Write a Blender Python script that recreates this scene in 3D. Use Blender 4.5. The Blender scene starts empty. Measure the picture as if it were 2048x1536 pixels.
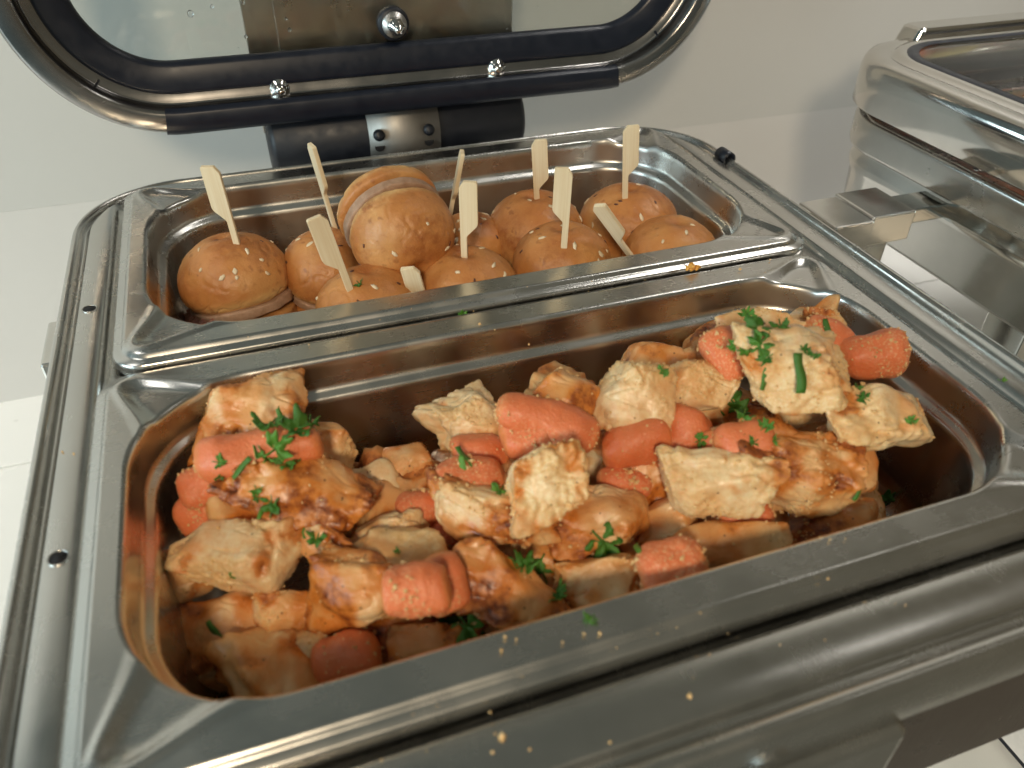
import bpy, bmesh, math, random
import numpy as np
from mathutils import Vector, Matrix, Euler, noise

# ------------------------------------------------------------------ camera, world, lamps, exposure
sc = bpy.context.scene
col = sc.collection
cam_d = bpy.data.cameras.new('camera')
cam = bpy.data.objects.new('camera', cam_d)
col.objects.link(cam)
cam.location = (-0.10168, -0.29195, 0.19013)
cam.rotation_euler = (0.91152, -0.00845, -0.33699)
cam_d.sensor_width = 36
cam_d.lens = 28.02
cam_d.clip_start = 0.01
cam_d.clip_end = 50
cam_d.dof.use_dof = True
cam_d.dof.focus_distance = 0.41
cam_d.dof.aperture_fstop = 11.0
sc.camera = cam

world = bpy.data.worlds.new('World')
sc.world = world
world.use_nodes = True
wn, wl = world.node_tree.nodes, world.node_tree.links
tc = wn.new('ShaderNodeTexCoord')
sep = wn.new('ShaderNodeSeparateXYZ')
ramp = wn.new('ShaderNodeValToRGB')
mr = wn.new('ShaderNodeMapRange')
mr.inputs['From Min'].default_value = -1
mr.inputs['From Max'].default_value = 1
wl.new(tc.outputs['Generated'], sep.inputs[0])
wl.new(sep.outputs['X'], mr.inputs['Value'])
wl.new(mr.outputs[0], ramp.inputs[0])
ramp.color_ramp.elements[0].color = (0.36, 0.56, 0.60, 1)
ramp.color_ramp.elements[1].color = (0.50, 0.40, 0.25, 1)
bg = wn['Background']
wl.new(ramp.outputs[0], bg.inputs['Color'])
bg.inputs['Strength'].default_value = 0.27

def area_lamp(name, loc, target, sx, sy, power, colour, spread=180):
    d = bpy.data.lights.new(name, 'AREA')
    d.shape = 'RECTANGLE'
    d.size, d.size_y = sx, sy
    d.energy = power
    d.color = colour
    d.spread = math.radians(spread)
    o = bpy.data.objects.new(name, d)
    col.objects.link(o)
    o.location = loc
    o.rotation_euler = (Vector(target) - Vector(loc)).to_track_quat('-Z', 'Y').to_euler()
    return o
area_lamp('warm_lamp', (-0.42, -1.05, 0.72), (0.02, 0.03, 0.0), 0.16, 0.16, 9.4, (1.0, 0.81, 0.57))
area_lamp('wall_wash_fill', (-0.80, 0.10, 0.95), (-0.46, 0.36, -0.20), 0.40, 0.25, 0.75, (1.0, 0.97, 0.92), 56)  # added fill brightening the left wall and counter, not a known fitting
area_lamp('wall_wash_fill', (0.80, 0.06, 1.05), (0.50, 0.36, -0.05), 0.40, 0.25, 1.5, (1.0, 0.97, 0.92), 56)  # second added fill, lifts the right wall and the closed dish
for k in range(3):
    area_lamp('window_pane_light', (-1.30, -0.72 + 0.27 * k, 0.26), (0.1, 0.05, 0.0), 0.18, 0.46, 3.6, (0.72, 0.93, 1.0))

sc.view_settings.view_transform = 'Standard'
sc.view_settings.look = 'None'
sc.view_settings.gamma = 1
sc.view_settings.exposure = 0.0

# ------------------------------------------------------------------ helpers
def tag(o, label=None, cat=None, group=None, kind=None):
    if label: o['label'] = label
    if cat: o['category'] = cat
    if group: o['group'] = group
    if kind: o['kind'] = kind
    return o

def empty(name, loc=(0, 0, 0), rot=(0, 0, 0)):
    o = bpy.data.objects.new(name, None)
    o.empty_display_size = 0.01
    col.objects.link(o)
    o.location = loc
    o.rotation_euler = rot
    return o

def link(name, me, mat=None, parent=None):
    o = bpy.data.objects.new(name, me)
    col.objects.link(o)
    if mat and not me.materials: me.materials.append(mat)
    if parent: o.parent = parent
    return o

def mesh(name, verts, faces, mat=None, parent=None, smooth=True):
    me = bpy.data.meshes.new(name)
    me.from_pydata([tuple(v) for v in verts], [], faces)
    if smooth: me.polygons.foreach_set('use_smooth', [True] * len(me.polygons))
    me.update()
    return link(name, me, mat, parent)

def from_bm(name, bm, mat=None, parent=None, smooth=False):
    bmesh.ops.recalc_face_normals(bm, faces=bm.faces)
    me = bpy.data.meshes.new(name)
    bm.to_mesh(me); bm.free()
    if smooth: me.polygons.foreach_set('use_smooth', [True] * len(me.polygons))
    return link(name, me, mat, parent)

def box(name, x0, x1, y0, y1, z0, z1, mat, parent=None, bev=0.0, seg=2):
    bm = bmesh.new()
    bmesh.ops.create_cube(bm, size=1)
    for v in bm.verts:
        v.co = Vector(((x0 + x1) / 2 + v.co.x * (x1 - x0), (y0 + y1) / 2 + v.co.y * (y1 - y0), (z0 + z1) / 2 + v.co.z * (z1 - z0)))
    if bev: bmesh.ops.bevel(bm, geom=bm.edges[:], offset=bev, segments=seg, affect='EDGES', profile=0.5)
    return from_bm(name, bm, mat, parent)

def lathe(name, prof, mat, parent=None, n=32, mtx=None):
    # prof: (radius, height) pairs round local Z
    V, F = [], []
    for r, h in prof:
        for i in range(n):
            a = 2 * math.pi * i / n
            V.append(Vector((r * math.cos(a), r * math.sin(a), h)))
    for k in range(len(prof) - 1):
        for i in range(n):
            j = (i + 1) % n
            F.append((k * n + i, k * n + j, (k + 1) * n + j, (k + 1) * n + i))
    F.append(tuple(reversed(range(n))))
    F.append(tuple(range((len(prof) - 1) * n, len(prof) * n)))
    if mtx: V = [mtx @ v for v in V]
    return mesh(name, V, F, mat, parent)

NC, NS = 22, 8
def rr(x0, x1, y0, y1, r):
    # rounded rectangle loop with a fixed number of points, so that loops can be bridged
    r = max(r, 1e-4)
    P = []
    cs = [(x1 - r, y1 - r, 0), (x0 + r, y1 - r, 90), (x0 + r, y0 + r, 180), (x1 - r, y0 + r, 270)]
    for k, (cx, cy, a0) in enumerate(cs):
        for i in range(NC + 1):
            a = math.radians(a0 + 90 * i / NC)
            P.append((cx + r * math.cos(a), cy + r * math.sin(a)))
        nx, ny, na = cs[(k + 1) % 4]
        a = math.radians(na)
        q = (nx + r * math.cos(a), ny + r * math.sin(a))
        p = P[-1]
        for i in range(1, NS):
            t = i / NS
            P.append((p[0] + (q[0] - p[0]) * t, p[1] + (q[1] - p[1]) * t))
    return P

def bridge(name, rings, mat, parent=None, cap_last=False, cap_first=False, plane='XY', smooth=True):
    n = len(rings[0])
    V = [p for r in rings for p in r]
    F = []
    for k in range(len(rings) - 1):
        for i in range(n):
            j = (i + 1) % n
            F.append((k * n + i, k * n + j, (k + 1) * n + j, (k + 1) * n + i))
    if cap_last: F.append(tuple(range((len(rings) - 1) * n, len(rings) * n)))
    if cap_first: F.append(tuple(reversed(range(n))))
    return mesh(name, V, F, mat, parent, smooth)

def sstep(a, b, x):
    t = np.clip((x - a) / (b - a), 0, 1)
    return t * t * (3 - 2 * t)

# ------------------------------------------------------------------ materials
def new_mat(name):
    m = bpy.data.materials.new(name)
    m.use_nodes = True
    nt = m.node_tree
    return m, nt, nt.nodes['Principled BSDF']

def coords(nt, scale=(1, 1, 1), rot=(0, 0, 0)):
    t = nt.nodes.new('ShaderNodeTexCoord')
    mp = nt.nodes.new('ShaderNodeMapping')
    mp.inputs['Scale'].default_value = scale
    mp.inputs['Rotation'].default_value = rot
    nt.links.new(t.outputs['Object'], mp.inputs['Vector'])
    return mp.outputs[0]

def nz(nt, vec, scale, detail=4, rough=0.55):
    n = nt.nodes.new('ShaderNodeTexNoise')
    n.inputs['Scale'].default_value = scale
    n.inputs['Detail'].default_value = detail
    n.inputs['Roughness'].default_value = rough
    nt.links.new(vec, n.inputs['Vector'])
    return n.outputs['Fac']

def rng(nt, val, a, b, c, d):
    r = nt.nodes.new('ShaderNodeMapRange')
    for k, v in zip(('From Min', 'From Max', 'To Min', 'To Max'), (a, b, c, d)): r.inputs[k].default_value = v
    nt.links.new(val, r.inputs['Value'])
    return r.outputs[0]

def mix(nt, fac, a, b, mode='MIX'):
    m = nt.nodes.new('ShaderNodeMix')
    m.data_type = 'RGBA'
    m.blend_type = mode
    for sock, v in ((m.inputs[0], fac), (m.inputs[6], a), (m.inputs[7], b)):
        if hasattr(v, 'default_value') or hasattr(v, 'links'): nt.links.new(v, sock)
        elif isinstance(v, tuple): sock.default_value = v if len(v) == 4 else (*v, 1)
        else: sock.default_value = v
    return m.outputs[2]

def mul(nt, a, b, op='MULTIPLY'):
    m = nt.nodes.new('ShaderNodeMath')
    m.operation = op
    for sock, v in ((m.inputs[0], a), (m.inputs[1], b)):
        if isinstance(v, (int, float)): sock.default_value = v
        else: nt.links.new(v, sock)
    return m.outputs[0]

def bump(nt, p, h, strength, dist):
    b = nt.nodes.new('ShaderNodeBump')
    b.inputs['Strength'].default_value = strength
    b.inputs['Distance'].default_value = dist
    nt.links.new(h, b.inputs['Height'])
    nt.links.new(b.outputs[0], p.inputs['Normal'])

def steel(name, base, rough, brush=(60, 900, 900), strength=0.05, spots=True, stain=False):
    m, nt, p = new_mat(name)
    p.inputs['Metallic'].default_value = 1
    v = coords(nt)
    n1 = nz(nt, v, 38, 5)
    c = mix(nt, rng(nt, n1, 0.3, 0.7, 0, 1), tuple(x * 0.90 for x in base), base)
    if spots:
        n2 = nz(nt, v, 420, 3, 0.7)
        c = mix(nt, rng(nt, n2, 0.70, 0.78, 0, 0.08), c, (0.36, 0.33, 0.29))
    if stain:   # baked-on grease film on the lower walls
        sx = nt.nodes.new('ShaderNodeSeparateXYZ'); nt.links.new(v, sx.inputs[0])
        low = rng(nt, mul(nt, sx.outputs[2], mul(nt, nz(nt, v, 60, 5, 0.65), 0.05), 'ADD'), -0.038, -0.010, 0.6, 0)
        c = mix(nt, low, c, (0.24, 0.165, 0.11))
    nt.links.new(c, p.inputs['Base Color'])
    vb = coords(nt, brush)
    nb = nz(nt, vb, 1.0, 3, 0.6)
    r1 = rng(nt, n1, 0.3, 0.7, rough * 0.8, rough * 1.25)
    r2 = rng(nt, nb, 0.3, 0.7, -0.012, 0.012)
    nt.links.new(mul(nt, r1, r2, 'ADD'), p.inputs['Roughness'])
    bump(nt, p, nb, strength, 0.0004)
    return m

M = {}
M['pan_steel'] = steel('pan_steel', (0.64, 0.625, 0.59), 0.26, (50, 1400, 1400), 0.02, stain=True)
M['frame_steel'] = steel('frame_steel', (0.64, 0.625, 0.59), 0.24, (1200, 40, 1200), 0.012)
M['chrome'] = steel('chrome', (0.72, 0.70, 0.66), 0.11, (30, 200, 200), 0.02, False)
M['lid_steel'] = steel('lid_steel', (0.58, 0.56, 0.53), 0.32, (40, 900, 900), 0.05)
M['satin_steel'] = steel('satin_steel', (0.40, 0.38, 0.35), 0.55, (900, 40, 40), 0.12)
M['lid_rim_steel'] = steel('lid_rim_steel', (0.36, 0.35, 0.34), 0.22, (40, 900, 900), 0.03)  # base darkened to stand in for dark reflections on the lip
M['satin_bright'] = steel('satin_bright', (0.80, 0.78, 0.74), 0.20, (30, 200, 200), 0.02, False)
M['brushed_steel'] = steel('brushed_steel', (0.30, 0.24, 0.21), 0.30, (1600, 30, 30), 0.25)

def plastic(name, colr, rough, bstr=0.0, var=0.2, sc_=120):
    m, nt, p = new_mat(name)
    v = coords(nt)
    n = nz(nt, v, sc_, 4)
    nt.links.new(mix(nt, n, tuple(c * (1 - var) for c in colr), tuple(min(1, c * (1 + var)) for c in colr)), p.inputs['Base Color'])
    nt.links.new(rng(nt, n, 0.3, 0.7, rough * 0.8, rough * 1.2), p.inputs['Roughness'])
    if bstr: bump(nt, p, nz(nt, v, 900, 3), bstr, 0.0003)
    return m
M['black_plastic'] = plastic('black_plastic', (0.008, 0.010, 0.016), 0.5)
M['black_rubber'] = plastic('black_rubber', (0.006, 0.009, 0.018), 0.36, 0.0)
M['dark_hole'] = plastic('dark_hole', (0.006, 0.006, 0.008), 0.7)
M['wall_paint'] = plastic('wall_paint', (0.55, 0.545, 0.52), 0.55, 0.0, 0.04, 6)
M['backsplash'] = plastic('backsplash', (0.62, 0.605, 0.58), 0.45, 0.0, 0.04, 5)
M['counter_white'] = plastic('counter_white', (0.80, 0.79, 0.75), 0.30, 0.0, 0.03, 8)
M['counter_seam'] = plastic('counter_seam', (0.20, 0.19, 0.17), 0.7)
M['white_plastic'] = plastic('white_plastic', (0.75, 0.68, 0.62), 0.45)

def glass_mat():
    m, nt, p = new_mat('lid_glass')
    nt.nodes.remove(p)
    tr = nt.nodes.new('ShaderNodeBsdfTransparent')
    tr.inputs[0].default_value = (0.93, 0.95, 0.94, 1)
    gl = nt.nodes.new('ShaderNodeBsdfGlossy')
    gl.inputs['Roughness'].default_value = 0.03
    fr = nt.nodes.new('ShaderNodeFresnel')
    fr.inputs['IOR'].default_value = 1.5
    mx = nt.nodes.new('ShaderNodeMixShader')
    nt.links.new(fr.outputs[0], mx.inputs[0])
    nt.links.new(tr.outputs[0], mx.inputs[1])
    nt.links.new(gl.outputs[0], mx.inputs[2])
    nt.links.new(mx.outputs[0], nt.nodes['Material Output'].inputs[0])
    return m
M['glass'] = glass_mat()
m, nt, p = new_mat('water')
p.inputs['Base Color'].default_value = (0.95, 0.97, 1, 1)
p.inputs['Roughness'].default_value = 0.02
p.inputs['IOR'].default_value = 1.33
p.inputs['Transmission Weight'].default_value = 1.0
M['water'] = m

def tone(nt, name='tone'):
    a = nt.nodes.new('ShaderNodeAttribute')
    a.attribute_name = name
    s = nt.nodes.new('ShaderNodeSeparateColor')
    nt.links.new(a.outputs['Color'], s.inputs[0])
    return s.outputs[0], s.outputs[1], s.outputs[2]

def obj_rand(nt):
    o = nt.nodes.new('ShaderNodeObjectInfo')
    return o.outputs['Random']

def food(p, sss, radius, rough):
    p.inputs['Subsurface Weight'].default_value = sss
    p.inputs['Subsurface Radius'].default_value = radius
    p.inputs['Subsurface Scale'].default_value = 0.004
    p.inputs['Roughness'].default_value = rough

# chicken: red = browning, green = crumb coat, blue = pale flesh
m, nt, p = new_mat('chicken')
brown, crumb, pale = tone(nt)
v = coords(nt)
n_big, n_mid, n_fine = nz(nt, v, 70, 5), nz(nt, v, 260, 5, 0.65), nz(nt, v, 900, 4, 0.7)
v_f = coords(nt, (70, 420, 420))
n_fib = nz(nt, v_f, 1.0, 4, 0.6)
c = mix(nt, rng(nt, n_big, 0.3, 0.7, 0, 1), (0.63, 0.270, 0.088), (0.77, 0.45, 0.215))
c = mix(nt, rng(nt, n_fib, 0.40, 0.7, 0, 0.30), c, (0.74, 0.46, 0.21))
c = mix(nt, mul(nt, pale, rng(nt, n_mid, 0.3, 0.6, 0.35, 1)), c, (0.83, 0.66, 0.43))
c = mix(nt, mul(nt, crumb, rng(nt, n_fine, 0.40, 0.56, 0.0, 1)), c, mix(nt, n_mid, (0.64, 0.35, 0.12), (0.84, 0.66, 0.40)))
bb = mul(nt, brown, rng(nt, n_mid, 0.28, 0.68, 0.35, 1.25))
c = mix(nt, rng(nt, bb, 0.02, 0.42, 0, 0.85), c, (0.58, 0.195, 0.028))
c = mix(nt, rng(nt, bb, 0.48, 0.92, 0, 0.9), c, (0.22, 0.055, 0.012))
c = mix(nt, rng(nt, bb, 0.98, 1.2, 0, 1), c, (0.05, 0.015, 0.007))
c = mix(nt, rng(nt, n_fine, 0.64, 0.72, 0, 0.5), c, (0.20, 0.085, 0.03))
c = mix(nt, rng(nt, n_fine, 0.36, 0.28, 0, 0.4), c, (0.86, 0.64, 0.38))
vp = nt.nodes.new('ShaderNodeTexVoronoi'); vp.inputs['Scale'].default_value = 420
nt.links.new(v, vp.inputs['Vector'])
sp2 = nt.nodes.new('ShaderNodeSeparateColor'); nt.links.new(vp.outputs['Color'], sp2.inputs[0])
pep = mul(nt, rng(nt, vp.outputs['Distance'], 0.12, 0.22, 1, 0), rng(nt, sp2.outputs[0], 0.86, 0.88, 0, 1))
c = mix(nt, mul(nt, pep, 0.8), c, (0.07, 0.03, 0.015))
r = obj_rand(nt)
c = mix(nt, 0.35, c, mix(nt, r, (0.50, 0.26, 0.09), (0.85, 0.62, 0.38)), 'SOFT_LIGHT')
nt.links.new(c, p.inputs['Base Color'])
food(p, 0.18, (1.0, 0.45, 0.2), 0.5)
p.inputs['Coat Roughness'].default_value = 0.22
nt.links.new(rng(nt, mul(nt, rng(nt, n_big, 0.42, 0.60, 0, 0.55), mul(nt, 1.0, crumb, 'SUBTRACT')), 0, 1, 0.05, 0.6), p.inputs['Coat Weight'])
nt.links.new(rng(nt, crumb, 0, 0.8, 0.24, 0.55), p.inputs['Roughness'])
bump(nt, p, mul(nt, mul(nt, n_mid, n_fine, 'ADD'), mul(nt, n_fib, 0.5), 'ADD'), 0.30, 0.0008)
M['chicken'] = m

m, nt, p = new_mat('carrot')
brown, crumb, pale = tone(nt)
v = coords(nt)
n_big, n_mid, n_fine = nz(nt, v, 90, 4), nz(nt, v, 330, 5, 0.65), nz(nt, v, 1000, 3)
c = mix(nt, n_big, (0.68, 0.150, 0.050), (0.79, 0.250, 0.100))
c = mix(nt, mul(nt, pale, n_mid), c, (0.80, 0.30, 0.09))
c = mix(nt, mul(nt, crumb, rng(nt, n_fine, 0.50, 0.62, 0.0, 0.5)), c, (0.82, 0.46, 0.24))
c = mix(nt, rng(nt, n_fine, 0.60, 0.70, 0, 0.35), c, (0.84, 0.50, 0.28))
c = mix(nt, rng(nt, n_big, 0.62, 0.72, 0, 0.35), c, (0.45, 0.06, 0.015))
nt.links.new(c, p.inputs['Base Color'])
food(p, 0.25, (1.0, 0.3, 0.1), 0.35)
p.inputs['Coat Weight'].default_value = 0.10
p.inputs['Coat Roughness'].default_value = 0.25
nt.links.new(rng(nt, crumb, 0, 0.8, 0.38, 0.7), p.inputs['Roughness'])
bump(nt, p, mul(nt, n_mid, n_fine, 'ADD'), 0.45, 0.0009)
M['carrot'] = m

def simple_food(name, c1, c2, scale, rough, sss=0.1, bstr=0.4, bscale=500, bdist=0.0006):
    m, nt, p = new_mat(name)
    v = coords(nt)
    n = nz(nt, v, scale, 5, 0.6)
    c = mix(nt, rng(nt, n, 0.3, 0.7, 0, 1), c1, c2)
    nt.links.new(c, p.inputs['Base Color'])
    food(p, sss, (1, 0.5, 0.25), rough)
    bump(nt, p, nz(nt, v, bscale, 4, 0.6), bstr, bdist)
    return m
M['crumb'] = simple_food('crumb', (0.66, 0.36, 0.13), (0.82, 0.58, 0.30), 500, 0.8)
M['orange_crumb'] = simple_food('orange_crumb', (0.70, 0.27, 0.03), (0.80, 0.42, 0.09), 300, 0.6)
M['patty'] = simple_food('patty', (0.30, 0.17, 0.10), (0.48, 0.31, 0.21), 160, 0.55, 0.1, 0.7, 700)
M['ham'] = simple_food('ham', (0.30, 0.115, 0.075), (0.42, 0.19, 0.13), 120, 0.4)
M['oat'] = simple_food('oat', (0.70, 0.52, 0.32), (0.85, 0.72, 0.52), 400, 0.6)
M['linseed'] = simple_food('linseed', (0.07, 0.022, 0.012), (0.14, 0.05, 0.03), 300, 0.3)
M['olive_food'] = simple_food('olive_food', (0.34, 0.28, 0.06), (0.5, 0.42, 0.13), 120, 0.5)

m, nt, p = new_mat('bun_crust')
brown, flour, pale = tone(nt)
v = coords(nt)
n_big, n_mid, n_fine = nz(nt, v, 60, 5), nz(nt, v, 190, 5, 0.62), nz(nt, v, 800, 4, 0.65)
c = mix(nt, rng(nt, n_big, 0.3, 0.7, 0, 1), (0.47, 0.175, 0.046), (0.60, 0.275, 0.085))
c = mix(nt, pale, c, (0.74, 0.47, 0.20))
c = mix(nt, rng(nt, mul(nt, brown, rng(nt, n_mid, 0.35, 0.7, 0.35, 1.3)), 0.1, 0.9, 0, 1), c, (0.30, 0.085, 0.018))
vo = nt.nodes.new('ShaderNodeTexVoronoi'); vo.inputs['Scale'].default_value = 150
wv = nt.nodes.new('ShaderNodeVectorMath'); wv.operation = 'ADD'
nw = nt.nodes.new('ShaderNodeTexNoise'); nw.inputs['Scale'].default_value = 260
sc3 = nt.nodes.new('ShaderNodeVectorMath'); sc3.operation = 'SCALE'; sc3.inputs[3].default_value = 0.006
nt.links.new(v, nw.inputs['Vector']); nt.links.new(nw.outputs['Color'], sc3.inputs[0])
nt.links.new(v, wv.inputs[0]); nt.links.new(sc3.outputs[0], wv.inputs[1]); nt.links.new(wv.outputs[0], vo.inputs['Vector'])
spot = mul(nt, rng(nt, vo.outputs['Distance'], 0.16, 0.30, 1, 0), rng(nt, n_big, 0.47, 0.56, 0, 1))
c = mix(nt, mul(nt, spot, 0.5), c, (0.24, 0.07, 0.018))
c = mix(nt, rng(nt, n_mid, 0.60, 0.72, 0, 0.4), c, (0.34, 0.11, 0.026))
c = mix(nt, rng(nt, n_fine, 0.64, 0.74, 0, 0.4), c, (0.78, 0.52, 0.28))
nt.links.new(c, p.inputs['Base Color'])
food(p, 0.12, (1, 0.45, 0.2), 0.36)
nt.links.new(rng(nt, n_mid, 0.3, 0.7, 0.30, 0.50), p.inputs['Roughness'])
bump(nt, p, mul(nt, n_mid, mul(nt, n_fine, 0.6), 'ADD'), 0.38, 0.0010)
M['bun_crust'] = m

m, nt, p = new_mat('bamboo')
v = coords(nt, (900, 900, 18))
n = nz(nt, v, 1.0, 4, 0.6)
n2 = nz(nt, coords(nt), 60, 3)
c = mix(nt, rng(nt, n, 0.3, 0.7, 0, 1), (0.74, 0.60, 0.39), (0.86, 0.76, 0.56))
c = mix(nt, mul(nt, n2, 0.4), c, (0.72, 0.56, 0.33))
nt.links.new(c, p.inputs['Base Color'])
p.inputs['Roughness'].default_value = 0.55
bump(nt, p, n, 0.25, 0.0003)
M['bamboo'] = m

m, nt, p = new_mat('parsley')
v = coords(nt)
n = nz(nt, v, 220, 4)
r = obj_rand(nt)
c = mix(nt, r, (0.045, 0.15, 0.016), (0.13, 0.33, 0.045))
c = mix(nt, rng(nt, n, 0.3, 0.7, 0, 0.5), c, (0.06, 0.20, 0.025))
nt.links.new(c, p.inputs['Base Color'])
p.inputs['Roughness'].default_value = 0.38
p.inputs['Subsurface Weight'].default_value = 0.15
p.inputs['Subsurface Radius'].default_value = (0.3, 1, 0.2)
p.inputs['Subsurface Scale'].default_value = 0.001
bump(nt, p, nz(nt, v, 700, 3), 0.4, 0.0005)
M['parsley'] = m

# ------------------------------------------------------------------ the setting: counter and wall
TZ = -0.25
WALL_Y = 0.36
counter = tag(box('counter', -1.6, 2.2, 0.271, WALL_Y + 0.02, TZ - 0.03, TZ, M['counter_white'], bev=0.0008), kind='structure')
counter2 = tag(box('counter', -1.6, 2.2, -0.24, 0.2695, TZ - 0.03, TZ, M['counter_white'], bev=0.0008), kind='structure')
tag(box('counter_seam', -1.6, 2.2, 0.2685, 0.272, TZ - 0.028, TZ - 0.003, M['counter_seam']), kind='structure')
tag(box('wall', -1.6, 2.2, WALL_Y, WALL_Y + 0.10, -0.0799, 0.62, M['wall_paint']), kind='structure')
tag(box('backsplash', -1.6, 2.2, WALL_Y, WALL_Y + 0.03, TZ - 0.02, -0.08, M['backsplash']), kind='structure')

# ------------------------------------------------------------------ chafing dishes
FX, FY0, FY1 = 0.193, -0.215, 0.196
def frame_rings():
    # (side offset x, front y, back y, z, radius)
    prof = [
        (0.158, -0.170, 0.170, -0.016, 0.014), (0.158, -0.170, 0.170, -0.0105, 0.014),
        (0.1595, -0.1715, 0.1715, -0.0098, 0.014), (0.1710, -0.1840, 0.1830, -0.0098, 0.016),
        (0.1722, -0.1855, 0.1842, -0.0085, 0.017), (0.1732, -0.1868, 0.1850, -0.0066, 0.018), (0.1745, -0.1885, 0.1862, -0.0060, 0.019),
        (0.1838, -0.2030, 0.1900, -0.0060, 0.034), (0.1848, -0.2040, 0.1908, -0.0066, 0.035), (0.1856, -0.2048, 0.1914, -0.0086, 0.036),
        (0.1866, -0.2058, 0.1922, -0.0092, 0.037), (0.1880, -0.2075, 0.1932, -0.0090, 0.038), (0.1888, -0.2088, 0.1938, -0.0066, 0.039),
        (0.1898, -0.2105, 0.1944, -0.0048, 0.040), (0.1915, -0.2130, 0.1952, -0.0048, 0.041), (0.1926, -0.2146, 0.1957, -0.0060, 0.042),
        (0.1930, -0.2150, 0.1960, -0.0080, 0.042), (0.1930, -0.2150, 0.1960, -0.0240, 0.042), (0.1922, -0.2142, 0.1952, -0.0262, 0.041),
        (0.1890, -0.2110, 0.1920, -0.0270, 0.039)]
    return [[(x, y, z) for x, y in rr(-hx, hx, y0, y1, r + 0.014 * max(0, min(1, (r - 0.02) / 0.016)))] for hx, y0, y1, z, r in prof]

def body_rings():
    prof = [(0.1880, -0.2100, 0.1910, -0.0265, 0.039), (0.1885, -0.2105, 0.1915, -0.034, 0.039), (0.1895, -0.2115, 0.1925, -0.036, 0.040),
            (0.1900, -0.2120, 0.1930, -0.039, 0.040), (0.1895, -0.2115, 0.1925, -0.0425, 0.040), (0.1880, -0.2100, 0.1910, -0.045, 0.039),
            (0.1860, -0.2080, 0.1890, -0.0775, 0.037), (0.1850, -0.2070, 0.1880, -0.0800, 0.036), (0.1830, -0.2050, 0.1860, -0.0815, 0.034),
            (0.1300, -0.1500, 0.1300, -0.0815, 0.030)]
    return [[(x, y, z) for x, y in rr(-hx, hx, y0, y1, r + 0.014 * max(0, min(1, (r - 0.02) / 0.016)))] for hx, y0, y1, z, r in prof]

def leg_post(parent, x0, x1, y0, y1, ztop):
    l = box('leg', x0, x1, y0, y1, TZ, ztop, M['chrome'], parent, bev=0.0012)
    box('foot', x0 - 0.002, x1 + 0.002, y0 - 0.002, y1 + 0.002, TZ - 0.0005, TZ + 0.005, M['black_rubber'], l, bev=0.001)
    return l

def side_block(parent, x0, x1, y0, y1, z0, z1, xin):
    b = box('side_handle', x0, x1, y0, y1, z0, z1, M['satin_bright'], parent, bev=0.0012)
    box('handle_arm', min(xin, x0 if xin < x0 else x1), max(xin, x0 if xin < x0 else x1), y0 + 0.008, y1 - 0.008, z0 + 0.006, z1 - 0.004, M['chrome'], b, bev=0.001)
    return b

def bumper(parent, x, y, ang):
    # small rubber clip pushed over the outer bead
    n = 14
    V, F = [], []
    for k, (w) in enumerate((-0.0055, 0.0055)):
        for i in range(n + 1):
            a = math.radians(-40 + 260 * i / n)
            for rad in (0.0044, 0.0030):
                V.append((rad * math.cos(a), w, rad * math.sin(a)))
    m2 = (n + 1) * 2
    for i in range(n):
        a = i * 2
        F += [(a, a + 2, a + 2 + m2, a + m2), (a + 1, a + 1 + m2, a + 3 + m2, a + 3), (a, a + 1, a + 3, a + 2), (a + m2, a + 2 + m2, a + 3 + m2, a + 1 + m2)]
    F += [(0, m2, m2 + 1, 1), (2 * n, 2 * n + 1, 2 * n + 1 + m2, 2 * n + m2)]
    o = mesh('bumper_clip', V, F, M['black_rubber'], parent)
    o.location = (x, y, -0.0055)
    o.rotation_euler = (0, 0, ang)
    return o

def common_dish(root):
    fr = bridge('rim_frame', frame_rings(), M['frame_steel'], root)
    bridge('body', body_rings(), M['chrome'], root, cap_last=True)
    # inner water bath well under the pans
    well = [[(x, y, z) for x, y in rr(-hx, hx, -hy, hy, r)] for hx, hy, z, r in
            ((0.160, 0.172, -0.012, 0.014), (0.159, 0.171, -0.072, 0.02), (0.150, 0.162, -0.078, 0.02))]
    bridge('water_bath', well, M['frame_steel'], root, cap_last=True)
    for sx in (-1,):
        for y in (-0.092, 0.060):
            h = lathe('vent_hole', [(0.0034, -0.0003), (0.0034, 0.0002), (0.0030, 0.0004), (0.0027, 0.0001), (0.0027, -0.0002)], M['frame_steel'], fr, 24)
            h.location = (sx * 0.1795, y, -0.0059)
            d = lathe('hole_core', [(0.0027, -0.0006), (0.0027, 0.00015)], M['dark_hole'], fr, 24)
            d.location = h.location
    return fr

dish = tag(empty('chafing_dish', (0, 0, TZ)), 'open steel chafing dish holding two food pans, glass lid raised behind them', 'chafing dish')
def under(root, fn):
    # build parts in world coordinates, then hang them under the root at counter height
    before = set(bpy.data.objects)
    fn(root)
    for o in set(bpy.data.objects) - before:
        if o.parent == root: o.location.z -= TZ

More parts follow.
